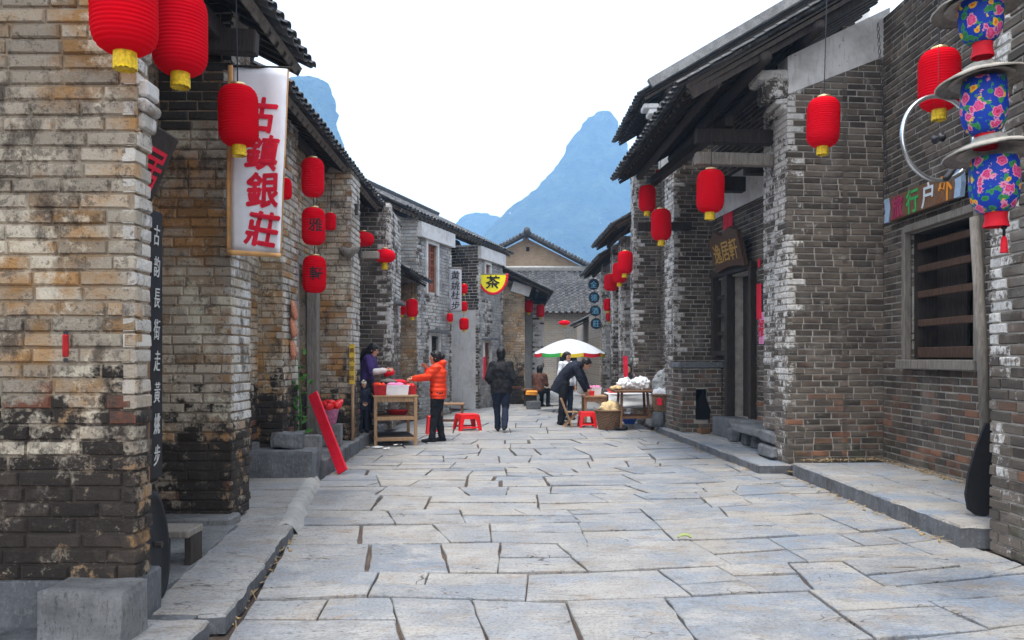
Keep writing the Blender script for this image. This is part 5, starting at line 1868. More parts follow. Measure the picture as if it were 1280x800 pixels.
rpk = thing('red_plank', 'long bright red plank leaning on the pavement kerb', 'plank', P(429, 592, 10.25))
m = MB(); m.bar(P(428.5, 590, 10.3), P(391, 492, 10.75), .145, .035, (-.4, -1, .2), .004); m.build('board', 'red_plank', rpk)
fb = thing('flower_bucket', 'pink bucket full of bright red cloth flowers on a stone stool', 'bucket', (-2.62, 11.6, .54))
c = Vector((-2.64, 11.6, .54))
m = MB(); m.lathe([(.09, 0), (.13, .22), (.135, .22), (.12, .2)], 18, c); m.build('bucket', 'pink_paper', fb, True)
for i in range(11):
    a = i * 2.4
    p = c + Vector((.13 * math.cos(a) * (i % 3 + 1) / 3, .12 * math.sin(a) * (i % 3 + 1) / 3, .27 + rs.uniform(-.02, .05)))
    m = MB(); m.ball(p, (.075, .075, .05), 9, 6, (rs.uniform(-.5, .5), rs.uniform(-.5, .5), 0)); o = m.build('flower', 'red_plastic', fb, True); rough(o.data, .025, 22, i)
yp = thing('yellow_plaque', 'narrow yellow plaque with brown characters on the brick corner', 'sign', P(440, 480, 12.3))
m = MB(); m.box(P(440, 455, 12.33), (.085, .03, .62), None, .005); m.build('board', 'yellow_plaque', yp)
write(yp, '黃姚豆豉', [P(440, 455, 12.33) + Vector((0, -.016, dz)) for dz in (.21, .07, -.07, -.21)], (1, 0, 0), (0, 0, 1), .08, 'wood_brown', .01)
wp = thing('wooden_post', 'slim pale wooden post standing at the brick corner under the yellow plaque', 'post', (-2.46, 12.3, .22))
m = MB(); m.tube([(-2.46, 12.34, .22), (-2.455, 12.34, 1.2)], [.028, .024], 8); m.build('shaft', 'wood_stall', wp, True)
h_ = thing('iron_staple', 'red painted iron staple on the limewashed pier', 'staple', P(82, 432, 4.16))
m = MB(); m.bar(P(82, 418, 4.13), P(82, 446, 4.15), .03, .025, bev=.006); m.build('bar', 'red_dark', h_)
for v in (416, 450):
    m = MB(); m.tube([P(82, v, 4.20), P(82, v, 4.14)], .012, 8); m.build('pin', 'iron', h_)

# far banners and signs
wb = thing('lettered_banner', 'white vertical banner with black characters hanging from the two-storey house', 'banner', P(569, 390, 21.2))
dd = 21.2
cloth('cloth', P(561.5, 390, dd), P(577, 390, dd), P(577, 336, dd), P(561.5, 335, dd), 'banner_grey', wb, 6, 14, .03)
write(wb, '黄姚杜步', [P(569.2, v, dd - .05) for v in (344, 357, 369, 382)], (1, 0, 0), (0, 0, 1), .24, 'ink', .012, .12)
m = MB(); m.tube([P(560, 334.5, dd), P(578, 335.5, dd)], .02, 8); m.build('rod', 'wood_grey', wb)
tf = thing('tea_pennant', 'yellow half-round pennant with red scalloped edge and a black tea character', 'pennant', P(616, 366, 23.6))
dd = 23.6
c = P(616, 343.5, dd)
kx = dd / FPX
arc = [(c + Vector((16.5 * kx * math.cos(math.pi + math.pi * i / 20), 0, 22 * kx * math.sin(math.pi + math.pi * i / 20)))) for i in range(21)]
m = MB(); m.prism([(p.x - c.x, p.z - c.z) for p in arc], -.01, .01, Matrix.Translation(c) @ Matrix.Rotation(R(90), 4, 'X')); m.build('cloth', 'yellow_cloth', tf)
for i in range(22):
    a = math.pi + math.pi * i / 21
    p = c + Vector((18 * kx * math.cos(a), 0, 23.5 * kx * math.sin(a)))
    m = MB(); m.ball(p, (.045, .02, .045), 8, 5); m.build('scallop', 'red_cloth', tf)
write(tf, '茶', [c + Vector((0, -.012, -9.5 * kx))], (1, 0, 0), (0, 0, 1), .42, 'ink', .02, .1)
m = MB(); m.tube([P(597, 343, dd), P(635, 343, dd)], .018, 8); m.build('rod', 'wood_grey', tf)
rsn = thing('red_scroll', 'narrow red paper scroll pasted low on the pale house wall', 'poster', P(605, 460, 23.1))
pa, pb = P(605.5, 446, 23.1), P(605.5, 474, 23.1)
m = MB(); m.bar(pb, pa, .02, .16, (qd.x, qd.y, 0)); m.build('sheet', 'red_paper', rsn)
bs = thing('round_sign_string', 'four round dark blue discs with pale characters hanging in a string', 'sign', P(743, 412, 25.5))
dd = 25.5
for u, v, chh in ((742, 355.5, '全'), (742.5, 372, '德'), (744, 388.5, '酒'), (745, 404.5, '莊')):
    c = P(u, v, dd)
    m = MB(); m.lathe([(.01, -.03), (.175, -.03), (.175, .03), (.01, .03)], 28, (0, 0, 0), Matrix.Translation(c) @ Matrix.Rotation(R(90), 4, 'X')); o = m.build('disc', 'sign_blue', bs)
    write(o, chh, [c + Vector((0, -.034, 0))], (1, 0, 0), (0, 0, 1), .22, 'ink_blue', .0)
m = MB(); m.tube([P(742, 345, dd), P(745, 410, dd + .05)], .008, 6); m.build('cord', 'iron', bs)
rst = thing('red_strip', 'tall red paper strip on the far brick corner above the stall', 'poster', P(782, 475, 18.9))
m = MB(); m.bar(P(782.5, 475, 18.45), P(781.5, 445, 18.45), .10, .02, (0, 1, 0)); m.build('sheet', 'red_paper', rst)

# ------------------------------------------------------------------ people
# set the finished street aside while shapes are melted together (keeps this quick)
PLACE = bpy.context.view_layer.layer_collection.children['place']
PLACE.exclude = True


def remeshed(mb, name, mat, voxel, smooth_it=3, fold=0.0, fscale=14.0):
    """melt overlapping shapes into one continuous skin"""
    me = mb.mesh(name, mat)
    o = bpy.data.objects.new(name, me)
    S.collection.objects.link(o)
    r_ = o.modifiers.new('r', 'REMESH')
    r_.mode = 'VOXEL'
    r_.voxel_size = voxel
    s = o.modifiers.new('s', 'SMOOTH')
    s.factor = .5
    s.iterations = smooth_it
    dg = bpy.context.evaluated_depsgraph_get()
    out = bpy.data.meshes.new_from_object(o.evaluated_get(dg))
    out.name = name
    bpy.data.objects.remove(o)
    out.materials.clear()
    out.materials.append(M[mat])
    if fold:
        nrm = [q.normal.copy() for q in out.vertices]
        for q, qn_ in zip(out.vertices, nrm):
            f = noise.noise(Vector((q.co.x * fscale, q.co.y * fscale, q.co.z * fscale * .8)))
            f += .5 * noise.noise(Vector((q.co.x * fscale * 2.3, q.co.y * fscale * 2.3, q.co.z * fscale * 2.5)))
            q.co += qn_ * f * fold
    out.polygons.foreach_set('use_smooth', [True] * len(out.polygons))
    return out


def loft(mb, secs, n=18):
    """secs: (centre, depth radius, width radius); width lies along local y"""
    rings = []
    for i, (c, dp, wd) in enumerate(secs):
        c = Vector(c)
        t = (Vector(secs[min(i + 1, len(secs) - 1)][0]) - Vector(secs[max(i - 1, 0)][0])).normalized()
        fwd = Vector((0, 1, 0)).cross(t).normalized()
        lat = t.cross(fwd).normalized()
        rings.append([c + fwd * dp * math.cos(q) + lat * wd * math.sin(q) for q in (2 * math.pi * j / n for j in range(n))])
    vs = [p for r_ in rings for p in r_]
    fs = []
    for i in range(len(secs) - 1):
        for j in range(n):
            k = (j + 1) % n
            fs.append((i * n + j, i * n + k, (i + 1) * n + k, (i + 1) * n + j))
    fs += [tuple(range(n - 1, -1, -1)), tuple((len(secs) - 1) * n + j for j in range(n))]
    mb.add(vs, fs)


def limb(mb, pts, rad):
    mb.tube(pts, rad, 12)
    for p, r_ in zip(pts, rad):
        mb.ball(p, r_, 12, 8)


def hand(mb, wrist, dirv, palm_n, curl=.4, side=1):
    d = Vector(dirv).normalized()
    pn = Vector(palm_n)
    pn = (pn - d * pn.dot(d)).normalized()
    lat = d.cross(pn) * side
    w = Vector(wrist)
    mb.tube([w - d * .01, w + d * .04, w + d * .085], [.024, .034, .032], 10, flat=.62)
    for i, (ln, off) in enumerate(((.068, -.030), (.080, -.010), (.076, .010), (.058, .030))):
        b = w + d * .078 + lat * off
        m1 = b + d * ln * .55 + pn * curl * ln * .25 + lat * off * .15
        e = m1 + d * ln * .4 + pn * curl * ln * .5
        limb(mb, [b, m1, e], [.0105, .0095, .008])
    b = w + d * .025 - lat * .03
    m1 = b + d * .03 - lat * .028 + pn * .01
    limb(mb, [b, m1, m1 + d * .035 - lat * .004 + pn * .014], [.013, .011, .009])


BASE = dict(pelvis=(0, 0, .93), waist=(0, 0, 1.08), chest=(0, 0, 1.27), neck=(0, 0, 1.42), head=(.02, 0, 1.545),
            shL=(0, .175, 1.365), shR=(0, -.175, 1.365), elL=(-.02, .225, 1.09), elR=(-.02, -.225, 1.09),
            wrL=(.05, .22, .86), wrR=(.05, -.22, .86), hipL=(0, .09, .91), hipR=(0, -.09, .91),
            knL=(.02, .10, .50), knR=(.02, -.10, .50), anL=(0, .10, .085), anR=(0, -.10, .085))


def person(label, loc, rz, scale, pose, jacket, trousers, hair='short', sleeve=None, quilt=False, jlen=.84, face=0.0, nod=0.0, cap=None, bulk=1.0, cat='person', hood=False, apron=None):
    J = {k: Vector(v) for k, v in {**BASE, **pose}.items()}
    root = thing('person', label, cat, loc, rz)
    root.scale = (scale,) * 3
    hd = J['head']
    hr = Euler((0, nod, face)).to_matrix()
    hp = lambda x, y, z: hd + hr @ Vector((x, y, z))
    # body: one skin
    b = MB()
    loft(b, [(J['pelvis'] - Vector((0, 0, .07)), .09, .13), (J['pelvis'], .105, .155), (J['waist'], .09, .13), (J['chest'], .105, .155), (J['neck'].lerp(J['chest'], .35), .085, .15), (J['neck'], .05, .055)])
    limb(b, [J['neck'], J['neck'].lerp(hd, .5)], [.05, .047])
    b.ball(hp(0, 0, .01), (.098, .082, .116), 18, 14, hr.to_euler())
    b.ball(hp(.028, 0, -.06), (.062, .055, .06), 14, 10, hr.to_euler())
    limb(b, [hp(.085, 0, .02), hp(.108, 0, -.018)], [.010, .015])
    limb(b, [hp(.084, .018, -.066), hp(.088, 0, -.064), hp(.084, -.018, -.066)], [.008, .011, .008])
    for s in (1, -1):
        b.ball(hp(-.005, .078 * s, -.005), (.02, .011, .032), 8, 6, hr.to_euler())
    for s, c in (('L', 1), ('R', -1)):
        limb(b, [J['sh' + s], J['el' + s], J['wr' + s]], [.05, .039, .026])
        limb(b, [J['hip' + s], J['kn' + s], J['kn' + s].lerp(J['an' + s], .3), J['an' + s]], [.085, .056, .055, .038])
        dv = J['wr' + s] - J['el' + s]
        hand(b, J['wr' + s] + dv.normalized() * .015, dv, (0, -c, -.35), .5, c)
    body = link_mesh('body', remeshed(b, 'body', 'skin', .0085, 2), root, True)
    for s in (1, -1):
        e = MB(); e.ball(hp(.082, .031 * s, .012), (.012, .014, .009), 8, 6, hr.to_euler()); e.build('eye', 'ink', root, True, True)
        e = MB(); limb(e, [hp(.092, .016 * s, .034), hp(.088, .046 * s, .034)], [.005, .004]); e.build('eyebrow', 'hair', root, True, True)
    e = MB(); limb(e, [hp(.088, .016, -.063), hp(.094, 0, -.063), hp(.088, -.016, -.063)], [.004, .006, .004]); e.build('mouth', 'pink_paper', root, True, True)
    # trousers
    t = MB()
    pv = J['pelvis']
    loft(t, [(pv - Vector((0, 0, .09)), .10 * bulk, .15 * bulk), (pv, .125 * bulk, .175 * bulk), (pv.lerp(J['waist'], .7), .115 * bulk, .155 * bulk)])
    for s in 'LR':
        k, a = J['kn' + s], J['an' + s]
        limb(t, [J['hip' + s], J['hip' + s].lerp(k, .5), k, k.lerp(a, .5), a + (k - a).normalized() * .0], [.108 * bulk, .092 * bulk, .074, .068, .066])
    link_mesh('trousers', remeshed(t, 'trousers', trousers, .014, 3, .013, 11), root, True)
    # shoes
    for s in 'LR':
        a = J['an' + s]
        kn = J['kn' + s]
        fw = Vector((1, 0, 0))
        sh = MB()
        tilt = Vector((0, 0, 0))
        f0 = a + Vector((-.045, 0, -.045))
        limb(sh, [f0, a + Vector((.03, 0, -.03)), a + Vector((.11, 0, -.048)), a + Vector((.175, 0, -.052))], [.038, .046, .038, .030])
        link_mesh('shoe', remeshed(sh, 'shoe', 'shoe_black', .012, 2), root, True)
    # jacket
    j = MB()
    hem = pv.lerp(J['waist'], 0) + (pv - J['waist']).normalized() * (.93 - jlen)
    secs = [(hem, .135 * bulk, .19 * bulk), (pv, .14 * bulk, .19 * bulk), (J['waist'], .13 * bulk, .175 * bulk), (J['chest'], .14 * bulk, .195 * bulk), (J['neck'].lerp(J['chest'], .35), .115 * bulk, .15 * bulk), (J['neck'].lerp(J['chest'], .02), .078, .09), (J['neck'].lerp(hd, .34), .07, .072)]
    loft(j, secs)
    for s in 'LR':
        sh, el, wr = J['sh' + s], J['el' + s], J['wr' + s]
        pts, rad = [], []
        for p, q, r0, r1 in ((sh, el, .078, .066), (el, wr, .066, .05)):
            for i in range(6):
                f = i / 6
                pts.append(p.lerp(q, f))
                rr = (r0 + (r1 - r0) * f) * bulk
                rad.append(rr * ((1.04 if i % 2 else .98) if quilt else 1))
        pts.append(wr.lerp(el, .04)); rad.append(.047 * bulk)
        if sleeve:
            limb(j, pts[:8], rad[:8])
            sv = MB(); limb(sv, pts[7:], [r_ * 1.08 for r_ in rad[7:]])
            link_mesh('sleeve_cover', remeshed(sv, 'sleeve_cover', sleeve, .011, 2, .006), root, True)
        else:
            limb(j, pts, rad)
    if hood:
        j.ball(J['neck'] + Vector((-.085, 0, .02)), (.07, .13, .075), 14, 10)
    jm = remeshed(j, 'jacket', jacket, .012, 2, .015 if not quilt else .007, 12)
    if quilt:
        nrm = [q.normal.copy() for q in jm.vertices]
        for q, qn_ in zip(jm.vertices, nrm):
            q.co += qn_ * .004 * math.sin(q.co.z * 2 * math.pi / .085)
    link_mesh('jacket', jm, root, True)
    # hair
    hb = MB()
    hb.ball(hp(-.018, 0, .034), (.106, .096, .108), 18, 12, hr.to_euler())
    hb.ball(hp(-.045, 0, -.025), (.07, .088, .095), 14, 10, hr.to_euler())
    if hair == 'short':
        hb.ball(hp(.04, 0, .085), (.05, .066, .035), 12, 8, hr.to_euler())
    else:
        hb.ball(hp(.05, 0, .075), (.045, .066, .04), 12, 8, hr.to_euler())
        for s in (1, -1):
            hb.ball(hp(.0, .072 * s, -.01), (.04, .016, .075), 10, 8, hr.to_euler())
    if hair == 'tail':
        limb(hb, [hp(-.09, 0, .0), hp(-.15, 0, -.07), hp(-.16, 0, -.18), hp(-.14, 0, -.29)], [.04, .055, .05, .02])
    if hair == 'bun':
        hb.ball(hp(-.125, 0, .02), (.05, .055, .06), 12, 8)
    hm = remeshed(hb, 'hair', 'hair', .010, 2, .006, 40)
    if cap:
        # knitted cap instead of a bare crown
        cbm = MB()
        cbm.ball(hp(-.01, 0, .05), (.108, .095, .088), 18, 12, hr.to_euler())
        cbm.ball(hp(-.03, 0, .14), .025)
        link_mesh('cap', remeshed(cbm, 'cap', cap, .010, 2, .004, 40), root, True)
    link_mesh('hair', hm, root, True)
    return root


person('woman in purple coat and white sleeve covers packing goods behind the stall', (-2.58, 14.25, .22), R(-4), .93,
       dict(pelvis=(-.02, 0, .92), chest=(.03, 0, 1.26), neck=(.06, 0, 1.41), head=(.115, 0, 1.515), shL=(.05, .17, 1.355), shR=(.05, -.17, 1.355), elL=(.12, .22, 1.10), elR=(.14, -.22, 1.10), wrL=(.36, .10, 1.10), wrR=(.37, -.10, 1.13)),
       'coat_purple', 'trousers_black', 'tail', 'sleeve_white', nod=.35)
person('small child in navy coat and cream knitted cap standing by the stall', (-2.53, 13.62, .22), R(-60), .52,
       dict(wrL=(.12, .10, .98), wrR=(.12, -.10, .98), head=(.03, 0, 1.58)), 'coat_navy', 'coat_navy', 'short', None, False, .74, cap='cap_cream', bulk=1.35)
person('woman in orange quilted jacket reaching over the stall, hand at her mouth', (-1.31, 14.2, 0), R(178), .97,
       dict(chest=(.0, 0, 1.27), elL=(.17, .20, 1.20), wrL=(.42, .13, 1.16), elR=(.10, -.22, 1.12), wrR=(.22, -.07, 1.33), head=(.05, 0, 1.54), knL=(.06, .09, .5), anL=(.10, .09, .085), anR=(-.06, -.08, .085), shL=(.02, .175, 1.365)),
       'coat_orange', 'trousers_black', 'bun', None, True, .80, bulk=1.12, hood=True)
person('person in black padded jacket and dark jeans walking away up the street', (-.22, 16.1, 0), R(88), 1.0,
       dict(head=(.02, 0, 1.57), shL=(0, .165, 1.35), shR=(0, -.165, 1.35), elL=(-.05, .25, 1.09), elR=(-.05, -.25, 1.09), wrL=(.13, .20, .98), wrR=(.13, -.20, .98), knL=(.10, .09, .50), anL=(.14, .07, .09), knR=(.0, -.09, .50), anR=(-.16, -.07, .13)),
       'coat_black', 'jeans', 'short', None, False, .78, bulk=1.15)
person('man in dark suit bending forward over the small wooden table', (1.16, 17.8, 0), R(-12), 1.02,
       dict(pelvis=(-.06, 0, .94), waist=(.02, 0, 1.09), chest=(.20, 0, 1.25), neck=(.36, 0, 1.31), head=(.48, 0, 1.33), shL=(.28, .18, 1.27), shR=(.28, -.18, 1.27), elL=(.40, .21, 1.02), elR=(.38, -.21, 1.0), wrL=(.50, .12, .80), wrR=(.48, -.10, .76), knL=(-.05, .09, .5), knR=(-.02, -.09, .5), anL=(-.10, .1, .085), anR=(-.04, -.1, .085)),
       'coat_navy', 'trousers_black', 'short', None, False, .68, nod=.6, bulk=1.08)
person('woman in pale shirt standing behind the bending man under the parasol', (1.32, 19.3, 0), R(-50), .98,
       {}, 'shirt_white', 'jeans', 'bun')
sit = dict(pelvis=(0, 0, .50), waist=(.02, 0, .66), chest=(.05, 0, .86), neck=(.07, 0, 1.01), head=(.10, 0, 1.13), shL=(.06, .175, .955), shR=(.06, -.175, .955), elL=(.10, .22, .70), elR=(.10, -.22, .70), wrL=(.32, .13, .66), wrR=(.32, -.13, .66), hipL=(.0, .09, .48), hipR=(0, -.09, .48), knL=(.42, .11, .50), knR=(.42, -.11, .50), anL=(.40, .11, .085), anR=(.40, -.11, .085))
person('person in brown jacket sitting with back turned at the far low stall', (.80, 24.2, 0), R(60), 1.0, sit, 'coat_brown', 'trousers_black', 'short', jlen=.9)
person('person in black sitting behind the white bags at the wall', (2.92, 19.0, .12), R(190), 1.0, sit, 'coat_black', 'trousers_black', 'bun', jlen=.9)


# ------------------------------------------------------------------ market stall, tables, stools, baskets
def part(root, name, mat, f, smooth=False, local=False):
    m = MB()
    f(m)
    return m.build(name, mat, root, smooth, local)


ts = thing('stall_table', 'pale wooden stall table with two open shelves', 'table', (-2.0, 14.0, 0))
TA, TB, TC = Vector((-2.30, 13.42, 0)), Vector((-1.62, 13.60, 0)), Vector((-1.90, 14.55, 0))
ex, ey = (TB - TA), Vector((-.26, .98, 0)) * 1.0
tp_ = lambda a, b, z: TA + ex * a + ey * b + Vector((0, 0, z))
for k_ in range(6):
    part(ts, 'plank', 'wood_stall', lambda m: m.bar(tp_(-.04, .02 + k_ / 6 + .055, .845), tp_(1.04, .02 + k_ / 6 + .055, .845), .152, .03, (0, 0, 1), .004))
for a, b in ((0.02, .03), (.98, .03), (.02, .97), (.98, .97)):
    part(ts, 'leg', 'wood_stall', lambda m: m.bar(tp_(a, b, 0), tp_(a, b, .83), .055, .055, (1, .2, 0), .004))
for z in (.12, .47, .79):
    for b in (.03, .97):
        part(ts, 'rail', 'wood_stall', lambda m: m.bar(tp_(.05, b, z), tp_(.95, b, z), .03, .06 if z < .7 else .08, (0, 0, 1), .004))
    for a in (.02, .98):
        part(ts, 'rail', 'wood_stall', lambda m: m.bar(tp_(a, .06, z), tp_(a, .94, z), .03, .06, (0, 0, 1), .004))
for z, m_ in ((.15, 'wood_dark'), (.50, 'wood_brown')):
    part(ts, 'shelf', m_, lambda m: m.add([tp_(.06, .06, z), tp_(.94, .06, z), tp_(.94, .94, z), tp_(.06, .94, z), tp_(.06, .06, z + .015), tp_(.94, .06, z + .015), tp_(.94, .94, z + .015), tp_(.06, .94, z + .015)], [(0, 3, 2, 1), (4, 5, 6, 7), (0, 1, 5, 4), (1, 2, 6, 5), (2, 3, 7, 6), (3, 0, 4, 7)]))


def tub(name, label, c, sx, sy, hgt, mat, rz=0.0, lid=None, cat='box', taper=.9):
    t = thing(name, label, cat, c, rz)
    def f(m):
        k = taper
        vs = []
        for (w, d, z) in ((sx * k, sy * k, 0), (sx, sy, hgt), (sx * 1.05, sy * 1.05, hgt), (sx * 1.05, sy * 1.05, hgt - .012), (sx * .96, sy * .95, hgt), (sx * k * .95, sy * k * .95, .01)):
            vs += [(-w / 2, -d / 2, z), (w / 2, -d / 2, z), (w / 2, d / 2, z), (-w / 2, d / 2, z)]
        fs = [(3, 2, 1, 0)]
        for a, b in ((0, 1), (3, 2), (1, 4), (4, 5)):
            for i in range(4):
                e = (i + 1) % 4
                fs.append((a * 4 + i, a * 4 + e, b * 4 + e, b * 4 + i))
        fs.append((20, 21, 22, 23))
        m.add(vs, fs)
    part(t, 'tub', mat, f, local=True)
    if lid:
        part(t, 'contents', lid, lambda m: [m.ball((random.uniform(-.36, .36) * sx, random.uniform(-.36, .36) * sy, hgt * .95), (sx * .2, sy * .2, hgt * .3), 8, 6) for _ in range(9)], True, True)
    return t


ZT = .862
tub('plastic_tub', 'white translucent plastic tub at the front of the stall', tp_(.55, .20, ZT), .40, .26, .17, 'white_plastic', R(14), 'pink_paper')
tub('red_box', 'dark red cardboard box with orange lid on the stall corner', tp_(.14, .24, ZT), .22, .34, .17, 'red_dark', R(14), 'coat_orange')
tub('red_box', 'dark red carton of packets on the stall beside the orange jacket', tp_(.92, .42, ZT), .18, .40, .15, 'red_dark', R(14), 'red_plastic')
tub('red_box', 'long red carton at the back of the stall table', tp_(.55, .75, ZT), .52, .26, .20, 'red_dark', R(14), 'red_cloth')
ck = thing('cooking_pot', 'dull metal cooking pot on the stall behind the red box', 'pot', tp_(.40, .58, ZT))
part(ck, 'pot', 'iron', lambda m: m.lathe([(.11, 0), (.15, .04), (.16, .20), (.17, .205), (.15, .2), (.14, .05), (.02, .03)], 22), True, True)
part(ck, 'lid', 'wood_grey', lambda m: m.lathe([(.16, .205), (.15, .235), (.05, .265), (.02, .27)], 22), True, True)
rbag = thing('red_bag', 'crumpled red bag held in the hands of the stall keeper', 'bag', (-2.20, 14.24, 1.22))
o = part(rbag, 'bag', 'red_cloth', lambda m: m.ball((-2.20, 14.22, 1.24), (.10, .10, .08), 14, 10), True); rough(o.data, .035, 12)
wl = thing('red_basin', 'shallow red plastic basin on the middle shelf of the stall', 'basin', tp_(.6, .4, .517))
part(wl, 'basin', 'red_plastic', lambda m: m.lathe([(.15, 0), (.2, .07), (.21, .07), (.19, .06), (.14, .01), (.01, .01)], 24), True, True)


def stool_parts():
    out = []
    m = MB(); m.box((0, 0, .285), (.27, .27, .025), None, .01); out.append(('seat', m.mesh('seat', 'red_plastic')))
    m = MB()
    for s in range(4):
        rm = Matrix.Rotation(s * math.pi / 2, 4, 'Z')
        vs = [(-.135, -.135, .275), (.135, -.135, .275), (.145, -.145, .21), (-.145, -.145, .21), (-.135, -.128, .275), (.135, -.128, .275), (.145, -.138, .21), (-.145, -.138, .21)]
        m.add(vs, [(0, 1, 2, 3)[::-1], (4, 5, 6, 7), (3, 2, 6, 7)[::-1]], rm)
        vs = [(-.16, -.16, .075), (.16, -.16, .075), (.165, -.165, .045), (-.165, -.165, .045), (-.16, -.152, .075), (.16, -.152, .075), (.165, -.157, .045), (-.165, -.157, .045)]
        if s in (0, 2):
            m.add(vs, [(0, 1, 2, 3)[::-1], (4, 5, 6, 7), (3, 2, 6, 7)[::-1], (0, 1, 5, 4)], rm)
    out.append(('apron', m.mesh('apron', 'red_plastic')))
    for sx in (-1, 1):
        for sy in (-1, 1):
            m = MB()
            for (dx, dy, w0, w1) in ((1, 0, .075, .045), (0, 1, .075, .045)):
                t0, t1 = .142, .170
                a = Vector((sx * t0, sy * t0, .275)); b = Vector((sx * t1, sy * t1, 0))
                o0 = Vector((-sx * dx, -sy * dy, 0))
                th = Vector((-sx * dy, -sy * dx, 0)) * .008
                q = [a, a + o0 * w0, b + o0 * w1, b]
                m.add(q + [p + th for p in q], [(0, 1, 2, 3), (7, 6, 5, 4), (0, 4, 5, 1), (1, 5, 6, 2), (2, 6, 7, 3), (3, 7, 4, 0)])
            out.append(('leg', m.mesh('leg', 'red_plastic')))
    return out


SP = stool_parts()


def stool(label, loc, rz, sc=1.0, sz=1.0):
    t = thing('plastic_stool', label, 'stool', loc, rz, 'red plastic stools')
    t.scale = (sc, sc, sc * sz)
    for nm, me in SP:
        link_mesh(nm, me, t, True)


stool('low wide red plastic stool standing alone on the paving by the pale house', (-.93, 16.6, 0), R(20), 1.45, .78)
stool('red plastic stool between the folding chair and the wicker basket', (1.62, 17.3, 0), R(4), 1.12, 1.0)
stool('red plastic stool half hidden behind the legs of the orange jacket', (-1.52, 15.7, 0), R(10), 1.0, 1.2)
bn2 = thing('wooden_bench', 'narrow wooden bench behind the orange jacket by the wall', 'bench', (-1.2, 16.6, 0))
part(bn2, 'seat', 'wood_stall', lambda m: m.box((-1.3, 17.3, .50), (.55, .25, .04), None, .006))
for x in (-1.52, -1.08):
    part(bn2, 'leg', 'wood_brown', lambda m: m.box((x, 17.3, .24), (.05, .2, .48), None, .005))
part(bn2, 'rail', 'wood_brown', lambda m: m.box((-1.3, 17.3, .14), (.42, .03, .05)))
for i, (u, v, w) in enumerate(((472, 561, .16), (497, 558, .12), (459, 561, .07), (483, 563, .09))):
    c = P(u, v, 1500 / (v - HOR)); c.z = .012
    t = thing('paper_scrap', ('crumpled white paper scrap on the paving under the stall', 'folded white paper scrap beside the stall leg', 'tiny white paper scrap by the kerb', 'torn flat white paper scrap before the stall')[i], 'paper', c)
    o = part(t, 'sheet', 'paper', lambda m: m.add([(x * w, y * w, .012 + .02 * random.random()) for y in (-.4, -.1, .2, .5) for x in (-.6, -.2, .2, .6)], [(j * 4 + k, j * 4 + k + 1, j * 4 + k + 5, j * 4 + k + 4) for j in range(3) for k in range(3)]), True, True)
pe = thing('melon_rind', 'pale green slice of melon rind dropped on the paving', 'rind', (1.42, 6.58, .012))
part(pe, 'rind', 'peel', lambda m: m.prism([(.06 * math.cos(a), .035 * math.sin(a)) for a in [math.pi * i / 10 for i in range(11)]] + [(.04 * math.cos(a), .015 * math.sin(a)) for a in [math.pi * i / 8 for i in range(8, -1, -1)]], -.01, .01, Matrix.Translation((1.42, 6.58, .02)) @ Matrix.Rotation(R(62), 4, 'X')))

# right stall
tt = thing('plank_table', 'dark plank table on splayed legs with white bags on it', 'table', (2.5, 16.8, 0))
for k_ in range(4):
    part(tt, 'plank', 'wood_brown', lambda m: m.bar((2.12, 16.52 + k_ * .2, .80 + .002 * k_), (2.98, 16.60 + k_ * .2, .80 + .002 * k_), .195, .045, (0, 0, 1), .005))
for (x, y, dx, dy) in ((2.28, 16.6, -.04, -.12), (2.82, 16.7, .06, -.1), (2.28, 17.1, -.04, .12), (2.82, 17.15, .06, .12)):
    part(tt, 'leg', 'wood_brown', lambda m: m.bar((x + dx, y + dy, 0), (x, y, .79), .06, .05, (1, 0, 0), .005))
for y in (16.55, 17.2):
    part(tt, 'rail', 'wood_brown', lambda m: m.bar((2.26, y, .26), (2.86, y + .06, .26), .035, .05))


def bag(name, label, c, r, mat, amp, cat='bag', neck=True, seed=0):
    t = thing(name, label, cat, (c[0], c[1], c[2]))
    m = MB()
    m.ball((0, 0, r[2] * .8), r, 26, 18)
    if neck:
        m.ball((r[0] * .2, 0, r[2] * 1.55), (r[0] * .35, r[1] * .35, r[2] * .4), 14, 10)
    me = remeshed(m, 'bag', mat, max(r) / 16, 2)
    nrm = [q.normal.copy() for q in me.vertices]
    for q, qn_ in zip(me.vertices, nrm):
        p = q.co + Vector((seed * 2.3, 0, 0))
        f = abs(noise.noise(p * 9)) + .6 * abs(noise.noise(p * 19))
        q.co += qn_ * (f - .3) * amp
        q.co.z = max(q.co.z, .0)
    link_mesh('bag', me, t, True)
    return t


bag('plastic_bag', 'bulging white plastic bag on the plank table, next to the wooden rim', (2.40, 16.95, .826), (.17, .15, .13), 'white_bag', .07, seed=1)
bag('plastic_bag', 'large white plastic bag on the plank table, nearest the brick pier', (2.72, 17.0, .826), (.22, .18, .14), 'white_bag', .08, seed=2)
bag('bread_heap', 'small heap of brown pastries on the plank table', (2.18, 16.72, .826), (.12, .1, .05), 'bread', .05, 'food', False, 3)
st2 = thing('small_table', 'low yellow-brown wooden table the bending man leans over', 'table', (1.85, 17.9, 0))
part(st2, 'top', 'wood_stall', lambda m: m.box((1.84, 17.95, .64), (.52, .75, .04), None, .006))
for x in (1.62, 2.06):
    for y in (17.64, 18.26):
        part(st2, 'leg', 'wood_stall', lambda m: m.box((x, y, .31), (.06, .06, .62), None, .005))
part(st2, 'apron', 'wood_stall', lambda m: m.box((1.84, 17.63, .57), (.40, .025, .09)))
part(st2, 'rail', 'wood_stall', lambda m: m.box((1.84, 17.64, .30), (.40, .03, .05)))
tub('striped_bag', 'pink and white checked shopping bag on the low table', (1.86, 18.1, .66), .30, .2, .17, 'white_plastic', .1, 'pink_paper', 'bag')
